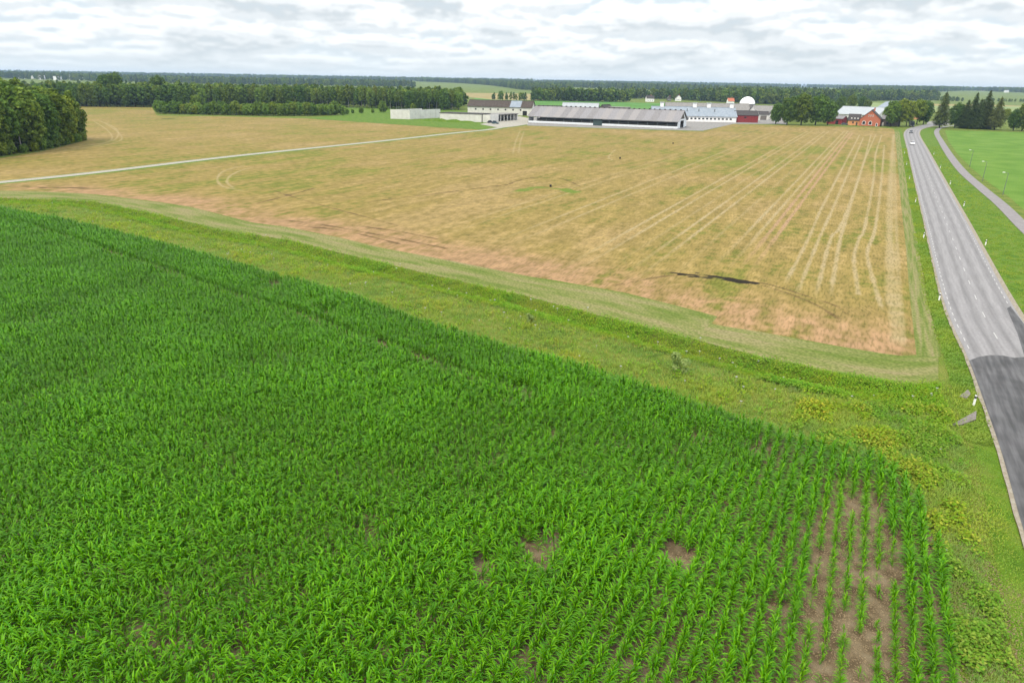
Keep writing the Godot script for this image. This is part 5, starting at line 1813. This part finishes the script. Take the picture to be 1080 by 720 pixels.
func build_things() -> void:
	var white := plain(Color(0.86, 0.86, 0.87), 0.3)
	var navy := plain(Color(0.13, 0.15, 0.19), 0.3)
	var grey := plain(Color(0.33, 0.34, 0.36), 0.3)
	var green := plain(Color(0.2, 0.3, 0.33), 0.35)
	var up: Array = [Vector2.ZERO, Vector2(row_dir.x, row_dir.z)]
	var p := P(962.5, 152.4, 0.12)
	car("white_car", "white car driving along the straight road", p, -up[1], white)
	p = P(961.2, 140.2, 0.12)
	car("grey_car", "dark grey car driving behind the white car", p, -up[1], grey)
	p = P(522.5, 130.6, 0.07)
	car("parked_car", "dark green car parked at the end of the bunker", p, Vector2(1, 0.4).normalized(), green, 1.9)
	p = P(517.5, 129.8, 0.07)
	car("parked_car", "dark car parked close to the open shed", p, Vector2(1, -0.1).normalized(), navy, 1.7)
	car("parked_car", "grey car parked beside the orange wing of the farmhouse", P(891, 131.8, 0.03), Vector2(1, 0.1).normalized(), grey, 1.5)
	# dark lorry at the bend
	p = P(962.2, 133.8, 0.12)
	var o := thing("dark_lorry", "dark blue lorry coming round the bend of the road", "lorry", p)
	o.rotation.y = atan2(up[1].x, up[1].y) + 0.1
	block(o, "cargo_box", Vector3(-1.2, 0.9, 1.1), Vector3(1.2, 3.6, 7.0), navy)
	block(o, "cab", Vector3(-1.15, 0.6, -1.1), Vector3(1.15, 3.0, 0.95), navy)
	block(o, "windscreen", Vector3(-1.0, 1.8, -1.16), Vector3(1.0, 2.7, -1.05), M.glass)
	block(o, "chassis", Vector3(-0.5, 0.5, 0.95), Vector3(0.5, 0.9, 6.8), M.dark)
	for x in [-1.0, 1.0]:
		for z in [-0.2, 4.8, 5.9]: wheel(o, Vector3(x, 0.48, z), 0.48, 0.3)
		block(o, "headlight", Vector3(x * 0.8 - 0.15, 0.85, -1.15), Vector3(x * 0.8 + 0.15, 1.05, -1.05), M.white_paint)
	# roadside marker posts
	for g in [[990.5, 317], [974.2, 251], [965.7, 213.5], [959.4, 189], [956.4, 174], [954.2, 162], [1027, 428]]:
		marker(P(g[0], g[1]), "white plastic marker post on the hayfield side of the road", "marker posts on the hayfield side")
	for g in [[1039.5, 259], [1016.8, 217.5], [1002.4, 194.5], [992, 177.5], [985.2, 163]]:
		marker(P(g[0], g[1]), "white plastic marker post on the cycle path side of the road", "marker posts on the cycle path side")
	# lamp posts along the cycle path
	for g in [[1058, 205.6], [1036.4, 191], [1023, 175.8]]:
		var l := thing("lamp_post", "slim grey lamp post beside the cycle path and green crop", "lamp post", P(g[0], g[1]), "lamp posts along the cycle path")
		l.rotation.y = -0.5
		var b := Build.new()
		b.tube([Vector3(0, -0.3, 0), Vector3(0, 5.4, 0)], [0.09, 0.05], 8)
		obj("pole", b.done(), M.steel, l)
		b = Build.new()
		b.tube([Vector3(0, 5.3, 0), Vector3(-0.25, 5.5, 0), Vector3(-0.8, 5.56, 0)], [0.04, 0.035, 0.03], 6)
		obj("arm", b.done(), M.steel, l)
		b = Build.new()
		b.prism(PackedVector2Array([Vector2(-1.3, 5.5), Vector2(-0.7, 5.5), Vector2(-0.72, 5.6), Vector2(-1.0, 5.64), Vector2(-1.3, 5.56)]), -0.13, 0.13)
		obj("lamp_head", b.done(), M.white_paint, l)
	# drain wells in the hayfield
	for g in [[580.7, 197], [654, 167.4], [710, 151.6]]:
		var w := thing("drain_well", "small dark drain well standing in the hayfield", "well", P(g[0], g[1], 0.03), "drain wells in the hayfield")
		var b := Build.new()
		b.tube([Vector3(0, -0.2, 0), Vector3(0, 0.5, 0)], [0.26, 0.26], 14)
		obj("ring", b.done(), M.dark, w)
		b = Build.new()
		b.tube([Vector3(0, 0.5, 0), Vector3(0, 0.58, 0)], [0.3, 0.28], 14)
		obj("lid", b.done(), M.dark_roof, w)
	# culvert by the road: sloping concrete slabs
	for g in [[[1004, 447.5, 1030, 434.5, 1029.5, 443, 1013, 448], "large tilted concrete slab of the culvert beside the road"], [[1012, 418, 1021, 411.5, 1024, 416, 1020, 420], "small broken concrete slab at the head of the ditch"]]:
		var poly := px_poly(g[0], 0.1)
		var mid := Vector2.ZERO
		for q in poly: mid += q / poly.size()
		var t := thing("culvert_slab", g[1], "concrete slab", Vector3(mid.x, 0.0, mid.y))
		var b := Build.new()
		var flat := PackedVector2Array()
		for q in poly: flat.append(Vector2(q.x - mid.x, mid.y - q.y))
		b.prism(flat, -0.25, 0.16)
		for i in b.v.size(): b.v[i] = Vector3(b.v[i].x, b.v[i].z + b.v[i].x * 0.05, -b.v[i].y)
		obj("slab", b.done(), M.slab, t)

func marker(at: Vector3, label: String, group: String) -> void:
	var o := thing("marker_post", label, "marker post", at, group)
	var b := Build.new()
	b.prism(PackedVector2Array([Vector2(-0.07, -0.2), Vector2(0.07, -0.2), Vector2(0.07, 0.98), Vector2(-0.07, 1.06)]), -0.05, 0.05)
	obj("post", b.done(), M.white_paint, o)
	b = Build.new()
	b.box(Vector3(-0.075, 0.7, -0.055), Vector3(0.075, 0.9, 0.055))
	var band := obj("black_band", b.done(), M.dark, o)
	b = Build.new()
	b.box(Vector3(-0.03, 0.74, 0.054), Vector3(0.03, 0.86, 0.062))
	obj("reflector", b.done(), M.steel, band)

# ---------------------------------------------------------------- build
func _ready() -> void:
	rng.seed = 20240711
	build_light()
	var far := P(930, 96)
	row_dir = Vector3(far.x, 0, far.z).normalized()
	row_side = Vector3(-row_dir.z, 0, row_dir.x)
	build_materials()
	build_ground()
	build_fields()
	build_road()
	print("fields ", Time.get_ticks_msec())
	build_farm()
	build_house()
	build_far_houses()
	build_tree_kinds()
	build_woods()
	build_farm_trees()
	print("trees ", Time.get_ticks_msec())
	build_things()
	build_maize()
	build_grass()
	print("done ", Time.get_ticks_msec())
